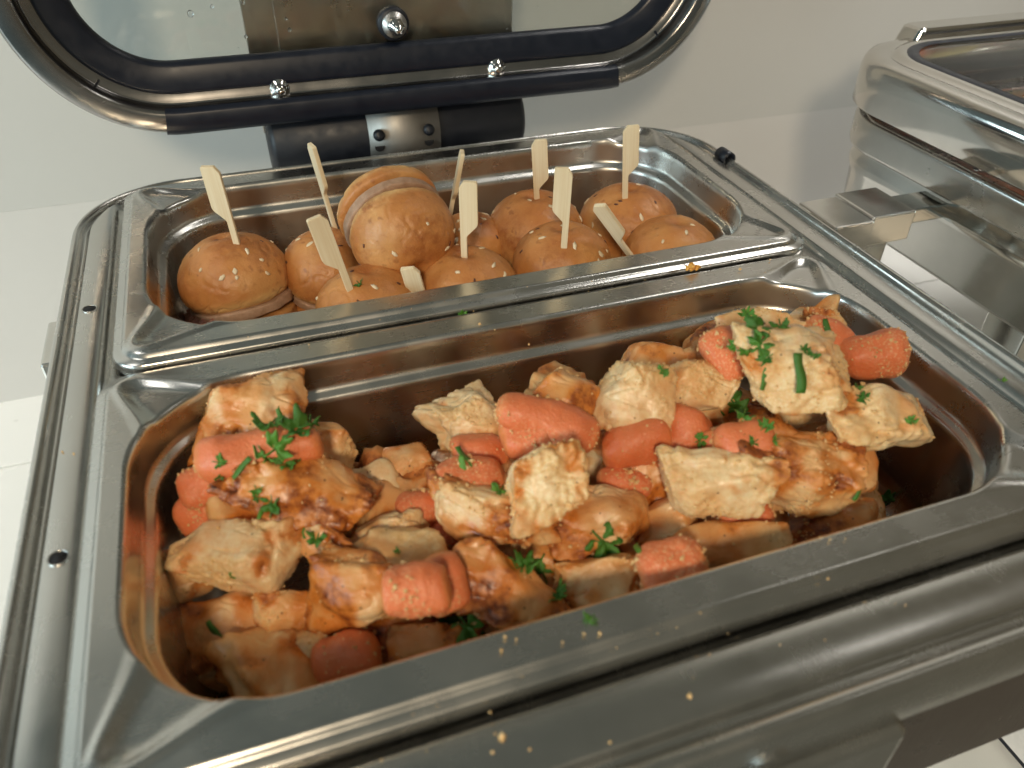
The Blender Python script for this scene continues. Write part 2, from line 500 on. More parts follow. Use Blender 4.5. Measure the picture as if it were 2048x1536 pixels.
def build_open(root):
    fr = common_dish(root)
    bumper(fr, 0.1905, 0.126, 0)
    side_block(root, 0.226, 0.2545, 0.052, 0.090, -0.046, -0.026, 0.187)
    side_block(root, -0.2060, -0.196, 0.052, 0.090, -0.046, -0.026, -0.187)
    leg_post(root, 0.231, 0.250, 0.058, 0.084, -0.044)
    leg_post(root, -0.205, -0.197, 0.058, 0.084, -0.044)
    leg_post(root, 0.150, 0.172, -0.150, -0.125, -0.079)
    leg_post(root, -0.172, -0.150, -0.150, -0.125, -0.079)
    # front bracket and its knob
    b = box('front_bracket', -0.075, 0.047, -0.2180, -0.2050, -0.105, -0.0255, M['frame_steel'], root, bev=0.0030, seg=4)
    k = lathe('bracket_knob', [(0.0, 0.0), (0.006, 0.0), (0.0068, 0.001), (0.0068, 0.006), (0.0058, 0.0085), (0.003, 0.0098), (0.0, 0.0102)], M['chrome'], b, 32,
              Matrix.Translation((0.012, -0.2180, -0.045)) @ Matrix.Rotation(math.radians(90), 4, 'X'))
    box('front_panel', 0.049, 0.178, -0.2125, -0.2095, -0.079, -0.030, M['brushed_steel'], root, bev=0.001)
    # ---- hinge
    hy, hz = 0.229, -0.001
    rot = Matrix.Rotation(math.radians(90), 4, 'Y')
    hin = lathe('hinge_barrel', [(0.0, -0.083), (0.020, -0.083), (0.0225, -0.0815), (0.0240, -0.079), (0.0240, 0.081), (0.0225, 0.0835), (0.020, 0.085), (0.0, 0.085)],
          M['black_plastic'], root, 48, Matrix.Translation((0, hy, hz)) @ rot)
    V, F = [], []
    n = 28
    for r_ in (0.0246, 0.0258):
        for x in (-0.022, 0.0245):
            for i in range(n + 1):
                a = math.radians(60 + 190 * i / n)
                V.append((x, hy + r_ * math.cos(a), hz + r_ * math.sin(a)))
    q = n + 1
    for i in range(n):
        F += [(2 * q + i, 2 * q + i + 1, 3 * q + i + 1, 3 * q + i), (i, q + i, q + i + 1, i + 1), (i, i + 1, 2 * q + i + 1, 2 * q + i), (q + i, 3 * q + i, 3 * q + i + 1, q + i + 1)]
    br = mesh('hinge_bracket', V, F, M['satin_steel'], root)
    for x in (-0.016, 0.0165):
        V, F = [], []
        outl = []
        w, n2 = 0.0031, 10
        for i in range(n2 + 1):
            a = math.pi * i / n2
            outl.append((w * math.cos(a), 0.52 - 0.0 + 0.10 * math.sin(a) * -1))
        # slot: straight sides then a round lower end, wrapped on the barrel
        pts = [(-w, 2.15), (-w, 3.22)] + [(-w * math.cos(math.pi * i / n2), 3.22 + math.sin(math.pi * i / n2) * w / 0.026) for i in range(1, n2)] + [(w, 3.22), (w, 2.15)]
        for (dx, a) in pts:
            V.append((x + dx, hy + 0.02615 * math.cos(a), hz + 0.02615 * math.sin(a)))
        mesh('slot', V, [tuple(range(len(V)))], M['dark_hole'], br, False)
        a = 2.92
        lathe('pin', [(0.0, 0.0), (0.0036, 0.0), (0.0036, 0.0022), (0.002, 0.0034), (0.0, 0.0036)], M['black_plastic'], br, 20,
              Matrix.Translation((x, hy + 0.0262 * math.cos(a), hz + 0.0262 * math.sin(a))) @ Matrix.Rotation(math.radians(80), 4, 'X'))
    # hinge arm from the barrel down to the body
    box('hinge_base', -0.06, 0.06, 0.190, 0.232, -0.06, -0.018, M['black_plastic'], root, bev=0.004)
    # ---- raised lid: rings in the x-z plane, y is depth, the underside faces the food
    LY = 0.215
    x0, x1, z0, z1, R0 = -0.207, 0.215, 0.0210, 0.40, 0.080
    def ring(off, y, r=None):
        return [(x, y, z) for x, z in rr(x0 + off, x1 - off, z0 + off, z1 - off, (R0 - off) if r is None else r)]
    prof = [(0.012, LY + 0.010), (0.004, LY + 0.008), (0.001, LY + 0.004), (0.0, LY - 0.002), (0.0, LY - 0.016), (0.0008, LY - 0.018), (0.0025, LY - 0.019),
            (0.0105, LY - 0.019), (0.0120, LY - 0.0183), (0.0128, LY - 0.0165), (0.0132, LY - 0.0100), (0.0138, LY - 0.0085), (0.0148, LY - 0.0080), (0.0215, LY - 0.0068), (0.0225, LY - 0.0050), (0.0228, LY - 0.001)]
    lid = bridge('lid_frame', [ring(o, y) for o, y in prof], M['lid_rim_steel'], root)
    g = [(0.0190, LY - 0.0010), (0.0192, LY - 0.0075), (0.0200, LY - 0.0084), (0.0215, LY - 0.0086), (0.0330, LY - 0.0060), (0.0352, LY - 0.0046), (0.0358, LY - 0.0026), (0.0360, LY - 0.0008)]
    bridge('gasket', [ring(o, y) for o, y in g], M['black_rubber'], lid)
    # dark rubber strip along the front of the lower lip
    V, F = [], []
    A_ = [ring(o, y) for o, y in ((-0.0004, LY - 0.014), (-0.0004, LY - 0.0185), (0.0020, LY - 0.0199), (0.0112, LY - 0.0199), (0.0128, LY - 0.0188), (0.0136, LY - 0.0150))]
    idx = [i for i in range(len(A_[0])) if A_[0][i][2] < z0 + 0.0006]
    idx.sort(key=lambda i: A_[0][i][0])
    for r_ in A_: V += [r_[i] for i in idx]
    n_ = len(idx)
    for k in range(len(A_) - 1):
        for i in range(n_ - 1): F.append((k * n_ + i, k * n_ + i + 1, (k + 1) * n_ + i + 1, (k + 1) * n_ + i))
    mesh('rubber_strip', V, F, M['black_rubber'], lid)
    pane = [ring(o, y) for o, y in ((0.030, LY + 0.0000), (0.030, LY + 0.0040))]
    bridge('glass_pane', pane, M['glass'], lid, cap_last=True, cap_first=True, smooth=False)
    for x in (-0.0715, 0.0640):
        lathe('bolt', [(0.0, -0.001), (0.0056, -0.001), (0.0056, 0.0008), (0.0036, 0.0012), (0.0034, 0.0040), (0.0026, 0.0056), (0.0012, 0.0062), (0.0, 0.0063)], M['chrome'], lid, 24,
              Matrix.Translation((x, LY - 0.0080, z0 + 0.0170)) @ Matrix.Rotation(math.radians(90), 4, 'X'))
    # thin shaft strap joints where the inner strip ends
    for x, zz, a in ((-0.170, 0.0475, 36), (0.178, 0.0475, -36)):
        s = box('strip_joint', -0.0006, 0.0006, -0.0035, 0.0, -0.0055, 0.0055, M['black_rubber'], lid)
        s.location = (x, LY - 0.0055, zz)
        s.rotation_euler = (0, math.radians(a), 0)
    # mounting plate behind the glass and the bolt of the lid handle
    pl = box('mounting_plate', -0.0665, 0.082, LY + 0.013, LY + 0.016, 0.004, 0.30, M['lid_steel'], lid, bev=0.0006)
    box('plate_fold', -0.0845, -0.0660, LY + 0.0150, LY + 0.0175, 0.004, 0.30, M['lid_steel'], lid, bev=0.0006)
    rx = Matrix.Rotation(math.radians(90), 4, 'X')
    kb = lathe('handle_bolt', [(0.0, 0.0), (0.0085, 0.0), (0.0095, 0.001), (0.0095, 0.0055), (0.0085, 0.007), (0.0, 0.007)], M['black_plastic'], lid, 36,
               Matrix.Translation((0.0005, LY + 0.0005, 0.0680)) @ rx)
    lathe('washer', [(0.0, 0.007), (0.0074, 0.007), (0.0074, 0.0086), (0.0, 0.0086)], M['lid_steel'], lid, 36, Matrix.Translation((0.0005, LY + 0.0005, 0.0680)) @ rx)
    lathe('cap_nut', [(0.0, 0.0086), (0.0052, 0.0086), (0.0052, 0.0135), (0.0036, 0.0150), (0.0034, 0.018), (0.0024, 0.0202), (0.0, 0.0210)], M['chrome'], lid, 6,
          Matrix.Translation((0.0005, LY + 0.0005, 0.0680)) @ rx)
    # condensation
    rnd = random.Random(5)
    bm = bmesh.new()
    spots = [(-0.134, 0.094, 1.6), (-0.122, 0.094, 1.5), (-0.100, 0.083, 1.2), (-0.083, 0.084, 1.2), (-0.112, 0.080, 2.0), (-0.060, 0.086, 1.3), (-0.055, 0.092, 1.4), (-0.042, 0.088, 1.3), (-0.060, 0.068, 1.2), (-0.061, 0.074, 1.0), (-0.085, 0.066, 1.1)]
    for i in range(34): spots.append((rnd.uniform(-0.07, 0.075), 0.0525 + abs(rnd.gauss(0, 0.002)), rnd.uniform(0.35, 0.9)))
    for i in range(60): spots.append((rnd.uniform(-0.15, 0.16), rnd.uniform(0.055, 0.20), rnd.uniform(0.3, 0.9)))
    for (x, z, s) in spots:
        r = bmesh.ops.create_icosphere(bm, subdivisions=2, radius=0.001 * s)
        for v in r['verts']: v.co = Vector((x + v.co.x * 0.85, LY - 0.0001 + v.co.y * 0.45, z + v.co.z * (1.15 if v.co.z > 0 else 0.9)))
    tag(from_bm('condensation', bm, M['water'], lid, True), kind='stuff')
under(dish, build_open)

NX = 0.511
dish2 = tag(empty('chafing_dish', (NX, 0, TZ)), 'closed steel chafing dish with its glass lid shut over the food', 'chafing dish')
def build_closed(root):
    common_dish(root)
    side_block(root, -0.2545, -0.222, 0.056, 0.094, -0.046, -0.026, -0.187)
    leg_post(root, -0.250, -0.231, 0.062, 0.088, -0.044)
    leg_post(root, -0.172, -0.135, -0.010, 0.020, -0.079)
    leg_post(root, 0.150, 0.172, -0.150, -0.125, -0.079)
    leg_post(root, 0.231, 0.250, 0.062, 0.088, -0.044)
    def ring(hx, y0, y1, z, r): return [(x, y, z) for x, y in rr(-hx, hx, y0, y1, r + 0.014)]
    prof = [(0.190, -0.212, 0.193, 0.0035, 0.040), (0.197, -0.219, 0.199, 0.002, 0.046), (0.1985, -0.2205, 0.2005, 0.0035, 0.047), (0.1985, -0.2205, 0.2005, 0.026, 0.047), (0.1978, -0.2198, 0.1998, 0.0300, 0.047),
            (0.1955, -0.2175, 0.1975, 0.0335, 0.045), (0.1920, -0.2140, 0.1940, 0.0350, 0.043), (0.1860, -0.2080, 0.1885, 0.0355, 0.040), (0.1835, -0.2055, 0.1865, 0.0345, 0.038), (0.1815, -0.2035, 0.1845, 0.0345, 0.037),
            (0.1795, -0.2015, 0.1825, 0.0368, 0.035), (0.1770, -0.1990, 0.1800, 0.0375, 0.034), (0.1745, -0.1965, 0.1775, 0.0365, 0.033)]
    lid = bridge('lid_frame', [ring(*q) for q in prof], M['chrome'], root)
    g = [(0.1748, -0.1968, 0.1778, 0.0364, 0.033), (0.1735, -0.1955, 0.1765, 0.0372, 0.033), (0.1690, -0.1910, 0.1720, 0.0376, 0.030), (0.1680, -0.1900, 0.1710, 0.0366, 0.030)]
    bridge('gasket', [ring(*q) for q in g], M['black_rubber'], lid)
    gl = [(0.1690, -0.1910, 0.1720, 0.0355, 0.030), (0.160, -0.182, 0.163, 0.0385, 0.028), (0.140, -0.160, 0.143, 0.0425, 0.025), (0.10, -0.12, 0.11, 0.0465, 0.02), (0.05, -0.06, 0.05, 0.0485, 0.015)]
    bridge('glass_pane', [ring(*q) for q in gl], M['glass'], lid, cap_last=True)
    # raised steel band over the hinge side
    band = [(0.156, 0.150, 0.196, 0.034, 0.005), (0.150, 0.151, 0.196, 0.0470, 0.005), (0.148, 0.153, 0.194, 0.0485, 0.004)]
    hb = []
    for hx, y0, y1, z, r in band: hb.append([(x, y, z - 0.006) for x, y in rr(-hx + 0.02, hx - 0.02, y0 + 0.036, y1 + 0.012, r)])
    bridge('hinge_cover', hb, M['chrome'], lid, cap_last=True, smooth=False)
    rot = Matrix.Rotation(math.radians(90), 4, 'Y')
    lathe('hinge_barrel', [(0.0, -0.083), (0.0225, -0.0815), (0.0240, -0.079), (0.0240, 0.081), (0.0225, 0.0835), (0.0, 0.085)], M['black_plastic'], root, 40, Matrix.Translation((0, 0.229, 0)) @ rot)
under(dish2, build_closed)

# ------------------------------------------------------------------ food pans
PHX, PHY = 0.1675, 0.0903
def pan_mesh():
    fx, fy, ro = 0.0118, 0.0162, 0.013
    def L(ix, iy, r): return rr(-PHX + ix, PHX - ix, -PHY + iy, PHY - iy, r)
    rings = []
    for ins, z in ((0.0008, -0.0085), (0.0, -0.0080), (0.0, -0.0034), (0.0006, -0.0026), (0.0032, -0.0023), (0.0038, -0.0018), (0.0044, -0.0006), (0.0054, 0.0)):
        rings.append([(x, y, z) for x, y in L(ins, ins, ro - ins * 0.5)])
    A = L(0.0054, 0.0054, ro - 0.0027)
    B = L(fx, fy, 0.046)
    gap = [math.hypot(a[0] - b[0], a[1] - b[1]) for a, b in zip(A, B)]
    g0 = min(gap)
    mult = [float(sstep(0.0, 0.003, g - g0)) for g in gap]
    def dim(x, y, m):
        dx, dy = PHX - abs(x), PHY - abs(y)
        th = lambda q: 0.0080 + 0.0115 * float(sstep(0.008, 0.046, q))
        da, db = dx - th(dy), dy - th(dx)
        hh = min(max(0.5 + 0.5 * (db - da) / 0.010, 0), 1)
        d = db + (da - db) * hh - 0.010 * hh * (1 - hh)
        ridge = 0.0010 * math.exp(-((d + 0.0004) / 0.0016) ** 2) * m
        return -0.0016 * float(sstep(0.0, 0.0045, d)) * m + ridge
    NR = 20
    for k in range(1, NR + 1):
        t = k / NR
        t = t ** 0.9
        rings.append([(a[0] + (b[0] - a[0]) * t, a[1] + (b[1] - a[1]) * t, dim(a[0] + (b[0] - a[0]) * t, a[1] + (b[1] - a[1]) * t, m)) for a, b, m in zip(A, B, mult)])
    zb = [p[2] for p in rings[-1]]
    for ins, dz, w in ((0.0006, -0.0002, 1), (0.0014, -0.0009, 1), (0.0019, -0.0022, 1), (0.0022, -0.0045, 0.8)):
        rings.append([(x, y, z * w + dz) for (x, y), z in zip(L(fx + ins, fy + ins, 0.046 - ins), zb)])
    for ins, z in ((0.0030, -0.0125), (0.0034, -0.0140), (0.0044, -0.0152), (0.0062, -0.0160), (0.0070, -0.0170), (0.0074, -0.0190), (0.0120, -0.0520), (0.0135, -0.0565), (0.0165, -0.0600), (0.0210, -0.0622), (0.0270, -0.0628), (0.045, -0.0628)):
        rings.append([(x, y, z) for x, y in L(fx + ins, fy + ins, max(0.046 - ins, 0.012))])
    return rings
pan_rear = bridge('food_pan', pan_mesh(), M['pan_steel'], None, cap_last=True)
pan_rear.location = (0, 0.0920, 0.0)
tag(pan_rear, 'rectangular steel pan filled with slider buns on picks', 'food pan')
pan_front = pan_rear.copy(); col.objects.link(pan_front)
pan_front.location = (-0.0048, -0.0920, -0.0006)
tag(pan_front, 'rectangular steel pan heaped with chicken chunks, carrots and parsley', 'food pan')
pan_far = pan_rear.copy(); col.objects.link(pan_far)
pan_far.location = (NX, 0.0920, -0.0010)
tag(pan_far, 'rectangular steel pan seen through the shut glass lid', 'food pan')

# worn stamp in the corner of the rear pan: a row of short illegible strokes
V, F = [], []
p0, p1 = Vector((0.1415, 0.0175)), Vector((0.1525, 0.0270))
t_ = (p1 - p0).normalized(); n_ = Vector((-t_.y, t_.x))
for k in range(7):
    c_ = p0.lerp(p1, k / 6)
    w_, l_ = 0.00022, 0.0011 if k % 3 else 0.0015
    b_ = len(V)
    for sx, sy in ((-1, -1), (1, -1), (1, 1), (-1, 1)):
        q = c_ + t_ * sx * w_ + n_ * sy * l_
        V.append((q.x, q.y - 0.0920, -0.00105))
    F.append((b_, b_ + 1, b_ + 2, b_ + 3))
mesh('stamped_mark', V, F, M['satin_steel'], pan_rear, False)

# ------------------------------------------------------------------ food shapes
_ico = {}
def ico(s):
    if s not in _ico:
        bm = bmesh.new()
        bmesh.ops.create_icosphere(bm, subdivisions=s, radius=1)
        bm.verts.ensure_lookup_table()
        V = np.array([v.co[:] for v in bm.verts])
        V /= np.linalg.norm(V, axis=1)[:, None]
        F = [tuple(v.index for v in f.verts) for f in bm.faces]
        bm.free()
        _ico[s] = (V, F)
    return _ico[s]

def nv(P, f, off, fn=noise.noise):
    return np.array([fn(Vector((a, b, c))) for a, b, c in (P * f + off)])

def fract(P, f, off, oct=3):
    s = np.zeros(len(P)); a = 1.0
    for k in range(oct):
        s += a * nv(P, f * 2 ** k, off + 13.7 * k); a *= 0.5
    return s

def add_tone(me, R, G, B):
    at = me.color_attributes.new('tone', 'FLOAT_COLOR', 'POINT')
    n = len(R)
    a = np.ones((n, 4), dtype=np.float32)
    a[:, 0], a[:, 1], a[:, 2] = np.clip(R, 0, 1), np.clip(G, 0, 1), np.clip(B, 0, 1)
    at.data.foreach_set('color', a.ravel())

KIND = {  # browning, crumb, pale biases
    'golden': (0.12, 0.0, 0.12), 'seared': (0.38, -0.15, 0.0), 'pale': (-0.30, 0.05, 0.60), 'crumbly': (-0.18, 0.26, 0.35), 'mixed': (0.05, 0.12, 0.15)}
_oct = [(1, 0, 0), (-1, 0, 0), (0, 1, 0), (0, -1, 0), (0, 0, 1), (0, 0, -1)]
_of = [(0, 2, 4), (2, 1, 4), (1, 3, 4), (3, 0, 4), (2, 0, 5), (1, 2, 5), (3, 1, 5), (0, 3, 5)]
def crumb_part(P, N, G, count, rs, parent, size=(0.00025, 0.00075), mat='crumb'):
    w = np.clip(G - 0.30, 0, 1) + 0.015
    idx = rs.choice(len(P), size=count, p=w / w.sum())
    V, F = [], []
    for i in idx:
        s = rs.uniform(*size) * (1 if rs.rand() > 0.12 else 1.6)
        q = Euler(rs.uniform(0, 6.3, 3)).to_matrix()
        c = Vector(P[i]) + Vector(N[i]) * s * 0.35
        b = len(V)
        for o in _oct: V.append(c + q @ (Vector(o) * s * rs.uniform(0.35, 1.35)))
        F += [tuple(b + k for k in f) for f in _of]
    o = mesh('crumb_coating', V, F, M[mat], parent, False)
    tag(o, kind='stuff')

def chunk(name, seed, loc, axes, dims, kind='golden', sub=6, spike=None, crumbs=170):
    rs = np.random.RandomState(seed)
    Dv, F = ico(sub)
    a, b, c = dims
    planes = []
    for n0 in ((1, 0, 0), (-1, 0, 0), (0, 1, 0), (0, -1, 0), (0, 0, 1), (0, 0, -1)):
        n = np.array(n0, float) + rs.normal(0, 0.32, 3)
        planes.append((n / np.linalg.norm(n), rs.uniform(0.80, 1.02)))
    for k in range(9):
        n = rs.normal(0, 1, 3)
        planes.append((n / np.linalg.norm(n), rs.uniform(0.76, 1.02)))
    pw = rs.uniform(10, 22)
    s = np.zeros(len(Dv))
    for n, h in planes: s += np.clip(Dv @ n / h, 0, None) ** pw
    r = s ** (-1 / pw)
    P = Dv * r[:, None]
    edge = np.linalg.norm(P, axis=1)
    P = P * np.array([a, b, c])
    off = rs.uniform(-50, 50, 3)
    nrm = Dv / np.array([a, b, c]); nrm /= np.linalg.norm(nrm, axis=1)[:, None]
    low = fract(P, 62, off, 2)
    fib = nv(P * np.array([70, 330, 330]), 1, off + 7)
    kb, kc, kp = KIND[kind]
    e = sstep(0.96, 1.16, edge)
    gl = nv(P, 75, off + 21); gl2 = nv(P, 60, off + 41); gl3 = nv(P, 80, off + 63)
    R = sstep(0.0, 0.75, gl * 0.75 + kb + 0.25 * e + 0.25 * nv(P, 260, off + 3))
    G = sstep(0.05, 0.50, gl2 * 0.9 + kc + 0.38 * e + 0.25 * nv(P, 170, off + 91))
    B = sstep(0.0, 0.50, gl3 * 0.8 + kp)
    fine = fract(P, 480, off + 5, 3)
    rag = fract(P, 190, off + 55, 3)
    tear = np.abs(nv(P * np.array([60, 190, 190]), 1, off + 77))
    cleft = np.clip(0.10 - tear, 0, 1) * 10
    lobes = np.abs(nv(P, 105, off + 19))
    disp = (0.0030 * low + 0.0016 * nv(P, 110, off + 15) + 0.0019 * rag * e + 0.00025 * rag + 0.00030 * fib + (0.0006 * G + 0.00008) * fine
            - 0.0009 * cleft * (0.15 + 0.75 * sstep(0, 0.3, gl3)) - 0.0022 * np.clip(0.16 - lobes, 0, 1) * 6 * e)
    disp *= min(1.0, min(dims) / 0.011)
    P = P + nrm * disp[:, None]
    if spike is not None:
        d = np.array(spike, float); L = np.linalg.norm(d); d /= L
        w = np.clip(Dv @ d, 0, 1) ** 34
        P = P + d * (w * L)[:, None]
        R = np.maximum(R, w * 0.75)
    o = mesh(name, P, F, M['chicken'])
    add_tone(o.data, R, G, B)
    o.location = loc
    o.rotation_euler = axes
    if crumbs: crumb_part(P, nrm, G, int(crumbs * (0.5 + 2.2 * max(0, kc))), rs, o)
    return o

def carrot(name, seed, loc, axes, dims, taper=0.12, bend=0.06, cut=5.0, kc=0.0, crumbs=90, sub=5):
    rs = np.random.RandomState(seed)
    Dv, F = ico(sub)
    a, b, c = dims
    p = cut
    s = np.abs(Dv[:, 0]) ** p + (Dv[:, 1] ** 2 + Dv[:, 2] ** 2) ** (p / 2)
    P = Dv * (s ** (-1 / p))[:, None]
    t = 1 - taper * P[:, 0]
    P[:, 1] *= t; P[:, 2] *= t
    P[:, 2] += bend * (1 - P[:, 0] ** 2)
    endm = sstep(0.80, 0.98, np.abs(P[:, 0]))
    P = P * np.array([a, b, c])
    off = rs.uniform(-50, 50, 3)
    nrm = Dv / np.array([a, b, c]); nrm /= np.linalg.norm(nrm, axis=1)[:, None]
    gl2 = nv(P, 70, off)
    G = sstep(0.0, 0.5, gl2 * 0.9 + kc)
    ring = nv(P * np.array([330, 60, 60]), 1, off + 4)
    P = P + nrm * (0.0019 * fract(P, 70, off + 9, 2) + 0.00022 * ring + (0.00006 + 0.0003 * G) * fract(P, 520, off + 2, 2))[:, None]
    o = mesh(name, P, F, M['carrot'])
    add_tone(o.data, np.zeros(len(P)), G, endm)
    o.location = loc
    o.rotation_euler = axes
    if crumbs: crumb_part(P, nrm, G, crumbs, rs, o, (0.00025, 0.0008))
    return o

def bun_half(seed, R, hu, hd, dark, name, parent, pits=()):
    rs = np.random.RandomState(seed)
    Dv, F = ico(6)
    z = Dv[:, 2]
    P = Dv.copy()
    rad = np.linalg.norm(P[:, :2], axis=1)
    # fuller than a sphere, with a soft shoulder
    sc_ = np.where(z >= 0, hu, hd)
    ex = np.where(z >= 0, 2.15, 3.0)
    k = (rad ** ex + np.abs(z) ** ex) ** (-1 / ex)
    P *= k[:, None]
    P = P * np.stack([np.full(len(z), R), np.full(len(z), R * rs.uniform(0.95, 1.03)), sc_], 1)
    off = rs.uniform(-50, 50, 3)
    nrm = Dv
    low = fract(P, 30, off, 2)
    wr = np.abs(nv(P, 95, off + 5))
    P = P + nrm * (0.0016 * low + 0.00022 * fract(P, 240, off + 8, 2) - 0.0006 * np.clip(0.07 - wr, 0, 1) * 14 * sstep(0.2, 0.8, nv(P, 40, off + 31) + 0.4))[:, None]
    brown = np.clip(0.15 + 0.75 * nv(P, 42, off + 3) + dark, 0, 1)
    pale = sstep(0.45, 0.05, z) * 0.0 + sstep(-0.05, -0.5, z) * 0.75 + 0.35 * sstep(0.1, 0.5, nv(P, 38, off + 17))
    # the pick presses a dimple into the crown
    for (px, py) in pits:
        d = np.hypot(P[:, 0] - px, P[:, 1] - py)
        w = np.exp(-(d / 0.0052) ** 2) * (z > 0)
        P[:, 2] -= 0.0028 * w
        brown = np.clip(brown + 0.55 * w, 0, 1)
    o = mesh(name, P, F, M['bun_crust'], parent)
    add_tone(o.data, brown, np.zeros(len(P)), pale)
    return o, P, F

def disc(name, R, h, seed, mat, parent, zoff, wob=0.03, sub=5):
    rs = np.random.RandomState(seed)
    Dv, F = ico(sub)
    rad = np.linalg.norm(Dv[:, :2], axis=1)
    k = (rad ** 7 + np.abs(Dv[:, 2]) ** 7) ** (-1 / 7)
    P = Dv * k[:, None] * np.array([R, R, h / 2])
    off = rs.uniform(-50, 50, 3)
    rr_ = 1 + wob * nv(P, 60, off) + 0.02 * nv(P, 190, off)
    P[:, :2] *= rr_[:, None]
    P[:, 2] += 0.0006 * nv(P, 160, off + 4) + zoff
    return mesh(name, P, F, M[mat], parent)

def seed_bits(top, P, seed, R):
    rs = np.random.RandomState(seed + 900)
    Dv, F = ico(2)
    nrm = P / np.array([R * R, R * R, R * R * 0.7])
    nrm /= np.linalg.norm(nrm, axis=1)[:, None]
    cand = np.where(P[:, 2] > 0.004)[0]
    for k in range(15):
        i = rs.choice(cand)
        oat = rs.rand() < 0.68
        dims = np.array([rs.uniform(0.0009, 0.0026), rs.uniform(0.0006, 0.0014), 0.0005]) if oat else np.array([0.0013, 0.0006, 0.0004])
        q = Vector(nrm[i]).to_track_quat('Z', 'Y').to_matrix() @ Matrix.Rotation(rs.uniform(0, 6.28), 3, 'Z')
        V = [Vector(P[i]) + q @ Vector(d * dims * (1 + 0.55 * noise.noise(Vector(d * 2.1 + k * 3.7 + seed)))) for d in Dv]
        mesh('oat_flake' if oat else 'linseed', V, F, M['oat' if oat else 'linseed'], top)

def slider(seed, loc, rot, R, label, dark=0.0, ham=False):
    root = empty('slider_bun', loc, rot)
    tag(root, label, 'bun', 'slider buns in the rear pan')
    pit = ((0.0, 0.0),)
    top, P, F = bun_half(seed, R, R * 0.90, R * 0.42, dark, 'bun_top', root, pit)
    top.location = (0, 0, R * 1.05)
    bot, P2, F2 = bun_half(seed + 50, R * 0.96, R * 0.18, R * 0.40, dark - 0.1, 'bun_bottom', root)
    bot.location = (0, 0, R * 0.40)
    disc('patty', R * 0.97, R * 0.24, seed + 70, 'patty', root, R * 0.66)
    if ham:
        rs = np.random.RandomState(seed)
        for k in range(2):
            V, F3 = [], []
            n = 16
            for i in range(n + 1):
                a = math.radians(165 + 34 * k + 40 * i / n)
                for j, (rr_, zz) in enumerate(((R * 0.80, R * 0.72), (R * 1.04, R * 0.66), (R * 1.10, R * 0.30), (R * 1.06, R * 0.05))):
                    w = 0.0012 * math.sin(i * 1.3 + k)
                    V.append(((rr_ + w) * math.cos(a), (rr_ + w) * math.sin(a), zz + w))
            for i in range(n):
                for j in range(3):
                    q = i * 4 + j
                    F3.append((q, q + 1, q + 5, q + 4))
            h = mesh('ham_slice', V, F3, M['ham'], root)
            sm = h.modifiers.new('thick', 'SOLIDIFY'); sm.thickness = 0.0016
    seed_bits(top, P, seed, R)
    return root

def pick(base, tip, width_dir, flip, label, inside=0.020, pw=0.0086, pl=0.023):
    # bamboo paddle pick: slim stem along one edge, wide flag at the head
    base, tip = Vector(base), Vector(tip)
    z = (tip - base); L = z.length; z.normalize()
    x = Vector(width_dir); x = (x - z * x.dot(z)).normalized()
    y = z.cross(x)
    sw, th = 0.0031, 0.0021
    s = -1 if flip else 1
    prof = [(0.0012, -inside), (sw - 0.0012, -inside), (sw, -inside + 0.006), (sw, L - pl - 0.0065), (sw + 0.0004, L - pl - 0.0055), (pw - 0.0006, L - pl - 0.0005), (pw, L - pl + 0.001), (pw, L - 0.0006), (pw - 0.0006, L),
            (0.0022, L), (0.0, L - 0.0035), (0.0, -inside + 0.006)]
    bm = bmesh.new()
    vs = [bm.verts.new((s * (u - sw / 2), -th / 2, v)) for u, v in prof]
    f = bm.faces.new(vs)
    e = bmesh.ops.extrude_face_region(bm, geom=[f])
    for v in e['geom']:
        if isinstance(v, bmesh.types.BMVert): v.co.y += th
    bmesh.ops.bevel(bm, geom=bm.edges[:], offset=0.00022, segments=2, affect='EDGES')
    o = from_bm('bamboo_pick', bm, M['bamboo'])
    mt = Matrix((x, y, z)).transposed().to_4x4()
    mt.translation = base
    o.matrix_world = mt
    tag(o, label, 'pick', 'bamboo picks stuck in the buns')
    return o

def leaf_mesh(seed):
    # chopped curly leaf: three to five toothed lobes, cupped and crinkled
    rs = np.random.RandomState(seed)
    nl = rs.randint(3, 6)
    n, nr = 54, 5
    V, F = [(0, 0, 0)], []
    span = math.radians(rs.uniform(210, 300))
    tw = rs.uniform(0.3, 1.0)
    for k in range(1, nr + 1):
        t = k / nr
        for i in range(n):
            u = i / (n - 1)
            a = (u - 0.5) * span
            lobe = abs(math.cos(math.pi * nl * (u - 0.5) + (0 if nl % 2 else math.pi / 2)))
            rad = 0.46 + 0.54 * lobe ** 0.6
            rad *= 1 + 0.14 * math.sin(u * 46 + seed) * t
            x, y = rad * t * math.sin(a), rad * t * math.cos(a)
            z = 0.65 * tw * (x * x + 0.4 * y * y) + 0.45 * noise.noise(Vector((x * 2.6 + seed, y * 2.6, 0.3))) + 0.16 * t * math.sin(u * 23 + seed)
            V.append((x, y, z))
    for i in range(n - 1): F.append((0, 1 + i, 2 + i))
    for k in range(nr - 1):
        for i in range(n - 1):
            q = 1 + k * n + i
            F.append((q, q + n, q + n + 1, q + 1))
    b = len(V)
    for s_ in range(4):
        V += [(-0.05, -0.28 * s_, 0.03 * s_), (0.05, -0.28 * s_, 0.03 * s_), (0.0, -0.28 * s_, 0.07 + 0.03 * s_)]
    for s_ in range(3):
        q = b + s_ * 3
        for j in range(3): F.append((q + j, q + (j + 1) % 3, q + 3 + (j + 1) % 3, q + 3 + j))
    me = bpy.data.meshes.new('parsley_leaf')
    me.from_pydata(V, [], F)
    me.polygons.foreach_set('use_smooth', [True] * len(me.polygons))
    me.materials.append(M['parsley'])
    return me

